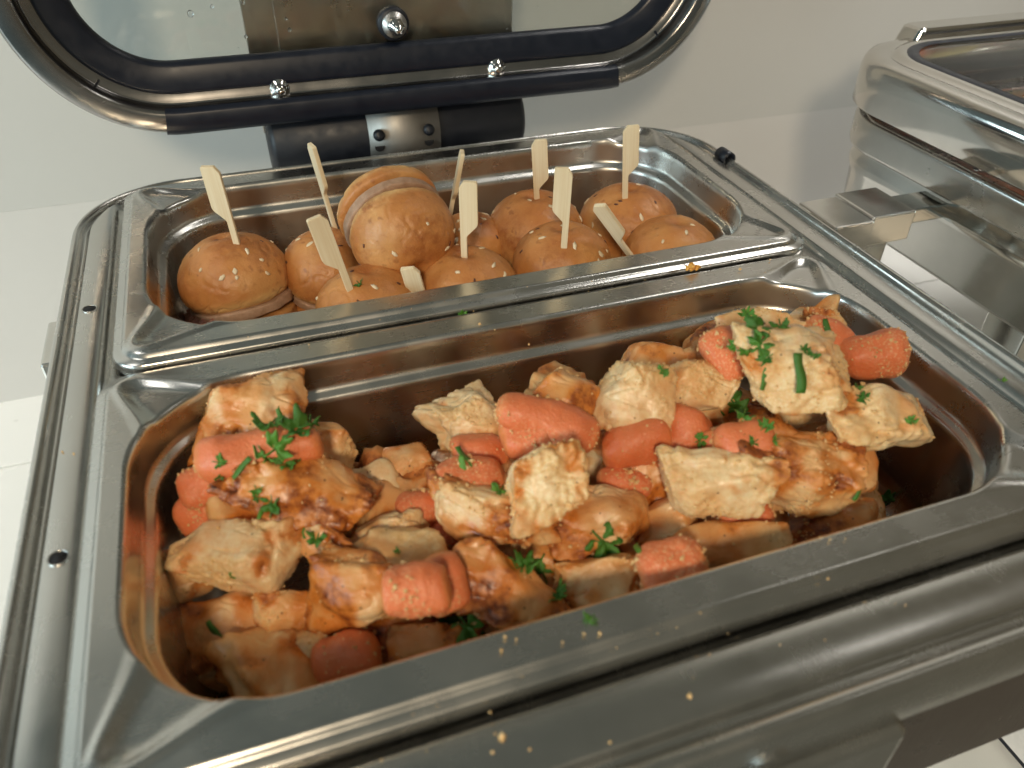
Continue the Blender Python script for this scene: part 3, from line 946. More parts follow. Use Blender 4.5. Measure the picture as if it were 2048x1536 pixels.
def strip_mesh(seed):
    V, F = [], []
    n = 10
    for i in range(n + 1):
        t = i / n
        w = 0.26 * (1 - 0.3 * abs(t - 0.5))
        V += [(-w + 0.05 * math.sin(t * 5 + seed), t * 2 - 1, 0.10 * math.sin(t * 4 + seed)), (w + 0.06 * math.sin(t * 6), t * 2 - 1, 0.12 * math.sin(t * 4 + 0.8 + seed))]
    for i in range(n): F.append((2 * i, 2 * i + 1, 2 * i + 3, 2 * i + 2))
    me = bpy.data.meshes.new('parsley_strip')
    me.from_pydata(V, [], F)
    me.polygons.foreach_set('use_smooth', [True] * len(me.polygons))
    me.materials.append(M['parsley'])
    return me

# ------------------------------------------------------------------ tables of things (metres, radians)
BUNS = [
    ((-0.1133, 0.0912, -0.0534), (-0.2443, -0.1047, 0.0), 0.028, 0.05, True, 'slider bun with oat flakes and ham hanging out, in the corner of the rear pan'),
    ((-0.0693, 0.1006, -0.0517), (0.1396, 0.0698, 0.0), 0.0244, 0.12, False, 'dark speckled slider bun half hidden behind the one lying on its side'),
    ((-0.0579, 0.0411, -0.0489), (-0.0698, 0.0524, 0.0), 0.0256, -0.05, False, 'pale slider bun with a green fleck, against the front wall of the rear pan'),
    ((-0.0058, 0.0449, -0.0496), (0.0, 0.0, 0.0), 0.0262, -0.15, False, 'light golden slider bun with an upright pick, beside the bun lying on its side'),
    ((0.011, 0.101, -0.0485), (0.0698, 0.1047, 0.0), 0.0214, 0.1, False, 'slider bun behind the one lying on its side, with a thin edge-on pick'),
    ((0.0494, 0.0971, -0.0537), (0.0349, 0.0, 0.0), 0.0283, 0.05, False, 'cracked slider bun with a tall pick along the back wall of the rear pan'),
    ((0.0481, 0.0511, -0.05), (-0.0698, 0.0349, 0.0), 0.0267, -0.05, False, 'wrinkled slider bun between two others along the front wall of the rear pan'),
    ((0.1075, 0.0878, -0.0549), (0.0, -0.0698, 0.0), 0.0294, 0.12, False, 'slider bun with dark linseeds in the bare corner of the rear pan'),
    ((0.1096, 0.0447, -0.0523), (-0.0349, 0.0698, 0.0), 0.0269, -0.2, False, 'palest slider bun, its pick leaning over, beside the bare end of the rear pan'),
    ((-0.0368, 0.0942, 0.0136), (1.9582, 0.4413, 0.3294), 0.0269, 0.2, False, 'slider bun tipped on its side on top of the others, patty showing'),
]
PICKS = [
    ((-0.1116, 0.0932, -0.0022), (-0.1135, 0.0892, 0.0417), (0.9437, -0.3306, 0.0084), True, 0.022, 'pick leaning from the bun with ham hanging out'),
    ((-0.061, 0.1097, -0.0069), (-0.0681, 0.1057, 0.0418), (0.208, -0.8124, 0.004), False, 0.022, 'pick turned almost edge-on in the dark speckled bun'),
    ((-0.0657, 0.0325, -0.002), (-0.0737, 0.0285, 0.0392), (0.9258, 0.1561, 0.0069), True, 0.022, 'narrow-looking pick leaning from the bun with a green fleck'),
    ((-0.0068, 0.0449, -0.011), (-0.008, 0.0409, 0.04), (0.9169, -0.3942, 0.0084), False, 0.022, 'upright pick with a full flag in the light golden bun'),
    ((0.0025, 0.101, -0.0016), (0.0084, 0.097, 0.0325), (-0.1661, -0.7748, 0.0009), False, 0.022, 'pick seen edge-on behind the bun lying on its side'),
    ((0.0517, 0.0971, -0.0087), (0.0469, 0.0931, 0.0339), (0.9437, -0.3306, 0.0084), False, 0.022, 'tall pick half shaded in the cracked bun at the back wall'),
    ((0.044, 0.0395, -0.0012), (0.0431, 0.0355, 0.0419), (0.9437, -0.3306, 0.0084), True, 0.022, 'pick with its flag overlapping the back row, in the wrinkled bun'),
    ((0.0974, 0.0798, -0.001), (0.0914, 0.0758, 0.0424), (0.9437, -0.3306, 0.0084), False, 0.022, 'tallest pick, in the bun with dark linseeds'),
    ((0.0821, 0.0407, -0.0126), (0.0571, 0.0367, 0.0204), (0.6842, -0.6585, 0.0073), False, 0.022, 'pick leaning far over in the palest bun'),
    ((-0.0313, 0.0336, -0.012), (-0.035, 0.0299, 0.006), (0.9437, -0.3306, 0.0084), True, 0.012, 'pick stub poking out below the bun lying on its side'),
]
CHICKEN = [
    ((-0.1141, -0.036, -0.0061), (0.7504, 0.1365, -0.3203), (0.0199, 0.0131, 0.0096), 'golden', None, 'golden square chunk at the top of the stack in the pan corner'),
    ((-0.1049, -0.0825, -0.0124), (1.0002, 0.2735, -0.3101), (0.0233, 0.0154, 0.0111), 'seared', None, 'large seared slab with parsley on it, below the golden square chunk'),
    ((-0.1301, -0.0945, -0.0217), (0.6415, 0.0133, -0.5354), (0.0226, 0.0128, 0.0081), 'pale', None, 'pale white-edged chunk wedged under the large seared slab'),
    ((-0.1391, -0.1061, -0.0476), (0.8326, -0.2164, -0.4684), (0.019, 0.0173, 0.0122), 'golden', None, 'shaded chunk with a square green leaf, deep in the pan corner'),
    ((-0.1177, -0.1266, -0.0456), (0.8829, -0.3772, -0.1829), (0.015, 0.01, 0.0075), 'mixed', None, 'browned chunk at the front wall beside a carrot stump'),
    ((-0.0938, -0.1213, -0.0203), (0.8374, -0.0423, -0.6056), (0.0175, 0.0142, 0.0105), 'seared', None, 'glossy dark-seared chunk beside the cut carrot cube'),
    ((-0.0486, -0.1342, -0.0238), (0.6712, 0.3447, -0.684), (0.0199, 0.0125, 0.0083), 'seared', None, 'pointed chunk with a dark seared end by the front wall'),
    ((-0.0757, -0.1383, -0.0372), (0.69, -0.1366, -0.2741), (0.0124, 0.0074, 0.0057), 'golden', None, 'small golden chunk under the cut carrot cube'),
    ((-0.0649, -0.0651, -0.0256), (0.7362, -0.0336, -0.1433), (0.0128, 0.0103, 0.0076), 'golden', None, 'thin rounded slice lying flat in the low middle of the heap'),
    ((-0.0789, -0.0728, -0.032), (0.8432, 0.4863, -0.8532), (0.0145, 0.0145, 0.0095), 'pale', None, 'shredded pale piece between the seared slab and the thin slice'),
    ((-0.063, -0.0855, -0.0382), (0.9626, -0.0937, -0.1629), (0.0154, 0.0125, 0.0103), 'mixed', None, 'crumbled piece sunk between the golden chunk and the seared slab'),
    ((-0.0464, -0.1089, -0.016), (0.6277, 0.2274, -0.6031), (0.0166, 0.0118, 0.0094), 'golden', None, 'golden-skinned chunk in front of the crumb-coated carrot'),
    ((-0.0354, -0.0612, -0.0161), (0.7129, -0.3302, -0.0353), (0.013, 0.013, 0.0098), 'pale', None, 'rounded pale chunk at the back of the heap beside the crossed carrots'),
    ((-0.0035, -0.0769, 0.0002), (0.7749, 0.2363, -0.5921), (0.0125, 0.0144, 0.0082), 'seared', None, 'pointed browned chunk behind the crossed carrots'),
    ((-0.0247, -0.1154, -0.0001), (0.8141, -0.2085, -0.3109), (0.0157, 0.0144, 0.0096), 'crumbly', None, 'square yellowish chunk standing in the middle of the heap'),
    ((-0.0059, -0.1179, -0.0222), (0.724, -0.1472, -0.174), (0.0203, 0.0126, 0.0101), 'golden', None, 'broad smooth slice under the square yellowish chunk'),
    ((0.0206, -0.0875, 0.0009), (0.7025, 0.1156, -0.462), (0.0152, 0.0143, 0.0096), 'crumbly', None, 'crumb-covered chunk above the fat red carrot'),
    ((0.0477, -0.0881, 0.0024), (0.6514, 0.202, -0.4939), (0.0156, 0.0112, 0.0073), 'crumbly', None, 'crumb-covered chunk beside the tallest part of the heap'),
    ((0.086, -0.0654, 0.0067), (0.9005, 0.0191, -0.4437), (0.0158, 0.0084, 0.006), 'crumbly', None, 'crumbly chunk at the back of the tallest part of the heap'),
    ((0.0736, -0.1049, 0.0152), (0.8745, -0.115, -0.1338), (0.0189, 0.0166, 0.0129), 'crumbly', None, 'topmost large crumb-coated chunk with a long parsley strip'),
    ((0.1012, -0.1245, 0.0021), (0.767, 0.1522, -0.3573), (0.0209, 0.013, 0.009), 'crumbly', None, 'long pale chunk reaching out towards the bare end of the pan'),
    ((0.1211, -0.0679, 0.0008), (0.8055, -0.0605, -0.4044), (0.0103, 0.0076, 0.0056), 'mixed', None, 'small chunk tucked behind the topmost chunk'),
    ((0.0326, -0.1259, -0.0098), (0.9841, 0.0781, -0.5651), (0.0192, 0.0134, 0.0083), 'pale', None, 'chunk with a white stringy edge beside the round carrot'),
    ((0.0669, -0.1311, -0.0103), (0.8758, 0.3241, -0.4796), (0.0218, 0.0163, 0.0108), 'golden', None, 'large fanned chunk with a dark lower edge'),
    ((0.0939, -0.1285, -0.0155), (0.8615, -0.0159, -0.3466), (0.009, 0.0124, 0.007), 'golden', None, 'narrow golden chunk below the long pale chunk'),
    ((0.0786, -0.1416, -0.0312), (0.7371, -0.3004, -0.3782), (0.0197, 0.0089, 0.0056), 'seared', None, 'dark orange chunk low by the front wall near the bare end'),
    ((0.0326, -0.1412, -0.0253), (0.7061, -0.2648, -0.3879), (0.0222, 0.0098, 0.0063), 'mixed', None, 'chunk with blackened spots and a white patch by the front wall'),
    ((-0.0172, -0.1393, -0.0276), (1.0131, -0.2668, -0.331), (0.0166, 0.0102, 0.0075), 'golden', None, 'golden chunk at the front wall below the big parsley sprig'),
    ((-0.1013, -0.0986, -0.0213), (0.8426, 0.4116, -0.6594), (0.0096, 0.0078, 0.006), 'golden', None, 'torn scrap hanging from the large seared slab'),
    ((-0.0917, -0.0584, -0.0152), (0.9637, 0.1188, -0.1714), (0.0086, 0.0115, 0.0058), 'golden', None, 'chunk end showing behind the carrot under the golden square chunk'),
    ((-0.0803, -0.0987, -0.0276), (0.9511, -0.1246, -0.2587), (0.0126, 0.0094, 0.0073), 'pale', None, 'pale chunk peeping out behind the cut carrot cube'),
    ((-0.1178, -0.1111, -0.0376), (0.9863, 0.1774, -0.3819), (0.012, 0.0098, 0.0076), 'golden', None, 'golden chunk in the shade below the pale white-edged chunk'),
    ((0.0183, -0.1226, -0.0275), (0.8449, -0.1864, -0.2816), (0.0139, 0.0092, 0.0069), 'golden', None, 'golden chunk between the broad smooth slice and the blackened one'),
    ((-0.0313, -0.1163, -0.0334), (0.8778, 0.1025, -0.6173), (0.0136, 0.01, 0.0065), 'mixed', None, 'browned chunk in the dark gap below the square yellowish one'),
    ((-0.1485, -0.0869, -0.0316), (0.8899, -0.1312, 0.0615), (0.0096, 0.0105, 0.0075), 'mixed', None, 'chunk end touching the end wall beside the pale white-edged one'),
]
BURIED = [
    ((-0.1217, -0.1261, -0.0461), (0.2568, 0.1726, 1.5038), (0.0213, 0.018, 0.0155)),
    ((-0.0819, -0.1181, -0.0452), (-0.214, -0.0515, 0.1522), (0.02, 0.018, 0.0155)),
    ((-0.0767, -0.0705, -0.0461), (-0.1351, 0.0913, 2.965), (0.0212, 0.018, 0.0155)),
    ((-0.0384, -0.1264, -0.0485), (0.2758, 0.0245, 2.5961), (0.0199, 0.018, 0.0155)),
    ((-0.0369, -0.0701, -0.0436), (-0.0956, -0.2612, 2.6788), (0.0205, 0.018, 0.0155)),
    ((0.0104, -0.1254, -0.0448), (0.2049, 0.1363, 1.1132), (0.0226, 0.018, 0.0155)),
    ((0.0056, -0.0739, -0.0465), (0.2263, -0.2078, 2.7284), (0.023, 0.018, 0.0155)),
    ((0.0558, -0.1233, -0.0478), (-0.1557, 0.1967, 2.9922), (0.0225, 0.018, 0.0155)),
    ((0.0519, -0.0741, -0.044), (0.2233, -0.2447, 0.6694), (0.0232, 0.018, 0.0155)),
    ((0.0983, -0.1239, -0.0473), (-0.0415, 0.0237, 0.2963), (0.0232, 0.018, 0.0155)),
    ((0.0958, -0.0693, -0.0476), (0.2792, 0.1506, 1.0636), (0.0237, 0.018, 0.0155)),
    ((-0.075, -0.115, -0.026), (0.1203, 0.2043, 0.141), (0.018, 0.016, 0.014)),
    ((-0.03, -0.085, -0.03), (-0.2666, 0.1456, 0.9445), (0.018, 0.016, 0.014)),
    ((0.02, -0.1, -0.026), (0.0101, -0.2062, 3.0317), (0.018, 0.016, 0.014)),
    ((0.06, -0.075, -0.022), (0.0017, 0.1974, 0.2295), (0.018, 0.016, 0.014)),
    ((0.1, -0.085, -0.018), (-0.0127, -0.2626, 2.7411), (0.018, 0.016, 0.014)),
    ((0.085, -0.045, -0.02), (-0.0325, -0.2589, 0.2371), (0.018, 0.016, 0.014)),
    ((0.115, -0.06, -0.012), (0.0233, -0.2547, 0.5697), (0.018, 0.016, 0.014)),
    ((-0.125, -0.075, -0.026), (-0.0382, -0.0013, 1.8083), (0.018, 0.016, 0.014)),
    ((0.05, -0.055, -0.018), (0.0723, -0.0763, 1.9181), (0.018, 0.016, 0.014)),
    ((0.0, -0.062, -0.022), (-0.2057, -0.1347, 2.476), (0.018, 0.016, 0.014)),
    ((-0.075, -0.085, -0.036), (-0.2081, -0.166, 0.7532), (0.018, 0.016, 0.014)),
]
CARROTS = [
    ((-0.1155, -0.0677, -0.0016), (0.9049, -0.1422, -0.2416), (0.0225, 0.0088, 0.0081), 0.1, 3.4, 0.0, 'long salmon-pink carrot lying under the golden square chunk'),
    ((-0.1364, -0.0669, -0.0237), (0.9314, -0.2631, -0.362), (0.012, 0.0094, 0.0086), 0.05, 3.4, 0.1, 'carrot stump squeezed above the pale white-edged chunk'),
    ((-0.1006, -0.135, -0.0376), (0.9291, -0.2908, -0.3272), (0.0112, 0.0088, 0.0081), 0.05, 3.4, 0.0, 'carrot stump at the front wall in the shaded corner'),
    ((-0.0769, -0.1401, -0.0055), (0.9062, -0.1403, -0.2511), (0.0103, 0.008, 0.0074), 0.02, 5.0, 0.25, 'bright cut carrot cube with a crumbed face'),
    ((-0.0674, -0.1333, -0.0154), (0.3946, 0.7189, -1.4103), (0.0097, 0.0076, 0.007), 0.1, 3.4, 0.1, 'carrot stub standing behind the cut carrot cube'),
    ((-0.047, -0.0935, -0.0148), (0.8935, -0.127, -0.1638), (0.0132, 0.0098, 0.009), 0.1, 3.4, 0.4, 'crumb-coated carrot beside a curled parsley leaf'),
    ((-0.0151, -0.0873, 0.0004), (0.9125, 0.29, -0.4391), (0.019, 0.0086, 0.0079), -0.05, 3.4, 0.15000000000000002, 'long carrot crossing over another at the back of the heap'),
    ((-0.0212, -0.0877, -0.0035), (0.8968, -0.1522, -0.1891), (0.0102, 0.008, 0.0074), 0.1, 3.4, 0.2, 'short rounded carrot under the long crossing one'),
    ((-0.0378, -0.077, -0.0175), (0.9055, -0.0416, -0.225), (0.0107, 0.0083, 0.0077), 0.1, 3.4, 0.0, 'carrot half covered by the rounded pale chunk'),
    ((0.0166, -0.0986, -0.0097), (0.9057, -0.1928, -0.2411), (0.0134, 0.0094, 0.0086), -0.1, 3.4, 0.0, 'fat red carrot below the crumb-covered chunk'),
    ((0.0339, -0.1021, -0.0099), (-0.3934, 0.6764, -2.4137), (0.0131, 0.0102, 0.0094), 0.08, 3.4, 0.15000000000000002, 'thick carrot leaning against the fat red one'),
    ((0.0096, -0.1063, -0.0211), (0.9091, 0.0502, -0.4093), (0.01, 0.0061, 0.0056), 0.1, 3.4, 0.1, 'thin carrot showing behind the square yellowish chunk'),
    ((0.0613, -0.0822, 0.0104), (0.4374, 0.7791, -1.3494), (0.0111, 0.0087, 0.008), 0.05, 3.4, 0.4, 'crumbed carrot beside the topmost large chunk'),
    ((0.1095, -0.0825, 0.0064), (0.8999, 0.2317, -0.4828), (0.0108, 0.0084, 0.0078), 0.1, 3.4, 0.2, 'carrot behind the topmost large chunk'),
    ((0.1204, -0.0968, 0.0062), (0.9219, -0.2362, -0.3227), (0.0128, 0.01, 0.0092), -0.12, 3.4, 0.25, 'bright carrot at the back, nearest the bare end of the pan'),
    ((0.0492, -0.1194, -0.0015), (0.9146, -0.2393, -0.278), (0.0103, 0.008, 0.0074), 0.1, 3.4, 0.15000000000000002, 'round carrot between the white-edged and the fanned chunks'),
    ((0.0448, -0.1324, -0.0235), (0.9082, 0.0098, -0.212), (0.0101, 0.0079, 0.0073), 0.05, 3.4, 0.0, 'orange piece under the chunk with a white stringy edge'),
    ((0.0039, -0.1503, -0.0136), (0.9129, -0.2227, -0.2746), (0.0111, 0.0086, 0.008), 0.1, 3.4, 0.35, 'whitish crumbed carrot at the front wall'),
    ((-0.0587, -0.0966, -0.0353), (0.8291, -0.483, 0.0265), (0.0091, 0.0071, 0.0065), 0.1, 3.4, 0.1, 'carrot bit deep in the middle of the heap'),
    ((0.0428, -0.1124, -0.0093), (0.3228, 1.03, -1.5065), (0.009, 0.0071, 0.0065), 0.1, 3.4, 0.1, 'carrot sliver between the thick and the round carrots'),
    ((-0.0641, -0.0882, -0.0273), (0.9096, -0.2498, -0.2479), (0.0093, 0.0073, 0.0067), 0.1, 3.4, 0.2, 'crumbed carrot bit beside the shredded pale piece'),
    ((-0.1352, -0.0663, -0.0134), (0.9185, -0.2899, -0.2754), (0.0099, 0.0078, 0.0071), 0.1, 3.4, 0.2, 'carrot end jutting out below the long salmon-pink one'),
]
PARSLEY = [
    ((-0.1103, -0.0662, 0.0082), (0.2956, 0.1533, 2.6403), 0.00576, 0, 'parsley leaf on the carrot and seared slab at the pan corner stack'),
    ((-0.101, -0.071, 0.0083), (-0.003, -0.2555, 1.6788), 0.00624, 0, 'parsley leaf on the carrot and seared slab at the pan corner stack'),
    ((-0.1098, -0.0765, 0.006), (0.207, 0.6758, -0.9873), 0.00564, 0, 'parsley leaf on the carrot and seared slab at the pan corner stack'),
    ((-0.1135, -0.0774, 0.0032), (-0.3826, 0.3878, -0.4045), 0.0049, 0, 'parsley leaf on the carrot and seared slab at the pan corner stack'),
    ((-0.1073, -0.078, 0.0002), (0.1103, -0.095, 2.66), 0.00446, 0, 'parsley leaf on the carrot and seared slab at the pan corner stack'),
    ((-0.0966, -0.0524, -0.0061), (-0.4419, 0.0769, 2.8212), 0.00461, 0, 'parsley leaf on the carrot and seared slab at the pan corner stack'),
    ((-0.1066, -0.046, -0.004), (0.7813, -0.3163, -0.1406), 0.00354, 1, 'parsley leaf on the carrot and seared slab at the pan corner stack'),
    ((-0.1288, -0.0731, 0.0025), (-0.1392, 0.5045, -1.9612), 0.00269, 0, 'parsley leaf on the carrot and seared slab at the pan corner stack'),
    ((-0.1297, -0.0748, -0.003), (1.4827, 0.5911, -0.1955), 0.00172, 0, 'parsley leaf on the carrot and seared slab at the pan corner stack'),
    ((-0.1218, -0.0782, 0.0024), (0.6405, 0.0801, -1.1313), 0.00438, 1, 'parsley leaf on the carrot and seared slab at the pan corner stack'),
    ((-0.1185, -0.0845, -0.0031), (-0.603, 0.1716, -3.0838), 0.00218, 0, 'parsley leaf on the carrot and seared slab at the pan corner stack'),
    ((-0.1187, -0.0857, -0.0056), (0.6151, -0.6264, 0.6912), 0.0017, 0, 'parsley leaf on the carrot and seared slab at the pan corner stack'),
    ((-0.1146, -0.0896, -0.0065), (-0.9287, 0.2093, 2.4527), 0.00412, 0, 'parsley leaf on the carrot and seared slab at the pan corner stack'),
    ((-0.1185, -0.0888, -0.0095), (0.2212, -0.1018, -0.4465), 0.00292, 1, 'parsley leaf on the carrot and seared slab at the pan corner stack'),
    ((-0.1061, -0.0957, -0.0155), (-0.4733, -0.2206, -3.0875), 0.00318, 1, 'parsley pair at the torn edge of the large seared slab'),
    ((-0.1025, -0.1011, -0.0157), (-0.3072, -0.0513, 2.5579), 0.00339, 0, 'parsley pair at the torn edge of the large seared slab'),
    ((-0.0467, -0.0895, -0.0049), (0.294, 0.3155, 0.3449), 0.00515, 1, 'curled parsley leaf on the carrot at the back of the heap'),
    ((-0.0491, -0.094, -0.0052), (-0.5832, 0.1754, 2.8085), 0.00407, 1, 'curled parsley leaf on the carrot at the back of the heap'),
    ((-0.0394, -0.107, -0.008), (0.2633, -0.2055, 2.4514), 0.00398, 0, 'parsley leaf at the edge of the square yellowish chunk'),
    ((-0.01, -0.1302, -0.0201), (-0.4847, 0.3759, -2.7946), 0.00644, 0, 'big parsley sprig on the broad smooth slice'),
    ((0.0008, -0.1018, -0.0627), (-0.2519, 0.0025, 2.999), 0.00585, 0, 'big parsley sprig on the broad smooth slice'),
    ((-0.0045, -0.1434, -0.0108), (-0.5501, -0.6563, 0.0809), 0.00398, 1, 'parsley strip beside the big sprig'),
    ((-0.0398, -0.1318, -0.0184), (-0.177, 0.1105, -0.545), 0.005, 0, 'dark parsley leaf in the gap along the front wall of the pan'),
    ((-0.0303, -0.1264, -0.0323), (0.5081, 0.3675, 0.1957), 0.00504, 0, 'dark parsley leaf in the gap along the front wall of the pan'),
    ((-0.032, -0.1421, -0.0244), (0.2067, 0.1535, -2.374), 0.00425, 0, 'dark parsley leaf in the gap along the front wall of the pan'),
    ((-0.065, -0.1264, -0.0435), (0.0295, -0.2703, 2.6629), 0.00499, 0, 'dark parsley leaf in the gap along the front wall of the pan'),
    ((-0.0622, -0.1406, -0.0297), (-0.1911, 0.5732, -2.9589), 0.00583, 0, 'dark parsley leaf in the gap along the front wall of the pan'),
    ((-0.0513, -0.1215, -0.0628), (-0.0867, -0.4019, 2.0401), 0.00481, 0, 'dark parsley leaf in the gap along the front wall of the pan'),
    ((-0.1403, -0.111, -0.0363), (-0.5258, 0.4034, -2.9757), 0.00405, 1, 'square parsley leaf on the shaded chunk in the pan corner'),
    ((-0.0782, -0.1157, -0.0154), (0.0828, 0.082, 1.7604), 0.00143, 0, 'tiny parsley fleck on the glossy dark-seared chunk'),
    ((-0.1313, -0.1043, -0.0201), (-0.239, 0.6479, -0.783), 0.00141, 0, 'tiny parsley fleck under the pale white-edged chunk'),
    ((0.0819, -0.0644, 0.0129), (0.8859, -0.0361, -0.5908), 0.00355, 0, 'parsley leaf strewn over the tallest part of the chicken heap'),
    ((0.0612, -0.0967, 0.0311), (-0.3549, 0.2462, -1.8403), 0.00595, 0, 'parsley leaf strewn over the tallest part of the chicken heap'),
    ((0.059, -0.103, 0.0299), (-0.6345, -0.4031, 1.9741), 0.00458, 0, 'parsley leaf strewn over the tallest part of the chicken heap'),
    ((0.0721, -0.0959, 0.0296), (-0.362, 0.3165, 2.657), 0.00368, 0, 'parsley leaf strewn over the tallest part of the chicken heap'),
    ((0.0557, -0.1009, 0.0254), (0.3502, -0.1054, -2.4738), 0.00438, 0, 'parsley leaf strewn over the tallest part of the chicken heap'),
    ((0.0594, -0.1077, 0.0261), (-0.8252, -0.2082, 1.5345), 0.0033, 0, 'parsley leaf strewn over the tallest part of the chicken heap'),
    ((0.0536, -0.096, 0.0253), (-0.7849, -0.6511, 1.4695), 0.00234, 0, 'parsley leaf strewn over the tallest part of the chicken heap'),
    ((0.0597, -0.1093, 0.0193), (-1.0683, -0.4195, 2.9744), 0.00513, 1, 'parsley leaf strewn over the tallest part of the chicken heap'),
    ((0.0736, -0.1093, 0.028), (0.1737, -0.0371, 0.4705), 0.00229, 0, 'parsley leaf strewn over the tallest part of the chicken heap'),
    ((0.1057, -0.0846, 0.014), (-0.4536, 0.1369, 2.7779), 0.00459, 1, 'parsley leaf strewn over the tallest part of the chicken heap'),
    ((0.0743, -0.1128, 0.0276), (-0.0415, 0.0807, -0.9841), 0.00253, 0, 'parsley leaf strewn over the tallest part of the chicken heap'),
    ((0.0684, -0.1154, 0.0231), (0.8873, 0.0487, -0.267), 0.00708, 1, 'long flat parsley strip on the topmost large chunk'),
    ((0.068, -0.0865, -0.0138), (-0.6697, -0.092, -2.304), 0.00584, 0, 'feathery parsley sprig between the crumb-covered chunks'),
    ((0.0609, -0.0886, -0.0146), (0.5369, 0.9253, -1.2878), 0.00492, 1, 'feathery parsley sprig between the crumb-covered chunks'),
    ((0.0508, -0.1132, 0.0068), (-0.2764, -0.0611, 2.436), 0.00336, 0, 'feathery parsley sprig between the crumb-covered chunks'),
    ((0.0302, -0.0886, 0.0143), (-0.4502, -0.5183, 3.0345), 0.00266, 0, 'light parsley fleck on the edge of a crumb-covered chunk'),
    ((0.0926, -0.1238, 0.012), (0.2365, -0.588, 0.6027), 0.00259, 0, 'small parsley fleck on the long pale chunk'),
    ((0.1062, -0.1349, 0.0064), (0.2782, -0.1651, 0.1008), 0.00232, 0, 'small parsley fleck on the long pale chunk'),
    ((0.0927, -0.1196, 0.0139), (-0.0768, -0.2813, 2.7836), 0.00182, 0, 'small parsley fleck on the long pale chunk'),
    ((0.0535, -0.1222, 0.008), (0.1741, 0.152, -1.2128), 0.00303, 0, 'parsley fleck on the round carrot'),
    ((0.0477, -0.1251, 0.0051), (-0.1672, -0.3548, 1.819), 0.00226, 0, 'parsley fleck on the round carrot'),
    ((0.0556, -0.1264, 0.0048), (0.2204, -0.8661, 1.6851), 0.00227, 0, 'parsley fleck on the round carrot'),
    ((0.036, -0.1108, -0.0028), (0.9782, 0.6478, -1.3613), 0.00314, 0, 'parsley fleck on the thick carrot'),
    ((0.0779, -0.1477, -0.0084), (0.8245, 0.4733, -0.7328), 0.003, 1, 'parsley blade on the narrow golden chunk'),
    ((0.1343, -0.1186, -0.0598), (0.7674, 0.5044, -1.0619), 0.00468, 0, 'lone parsley leaf against the bare pan wall'),
    ((-0.0343, -0.17, -0.0003), (-0.4128, 0.2541, -0.8345), 0.00224, 0, 'lone parsley fleck on the front rim of the pan'),
    ((-0.0207, 0.0014, -0.0056), (1.0961, 0.5437, -0.2997), 0.00228, 0, 'lone parsley fleck on the rim between the pans'),
    ((-0.0612, 0.0329, 0.0004), (-0.1244, 0.5025, -2.9673), 0.00267, 0, 'green fleck on the crown of a pale bun'),
    ((0.1737, -0.1152, -0.0066), (-0.6594, -1.1741, -1.7237), 0.00206, 0, 'lone parsley fleck on the side rim of the front pan'),
]
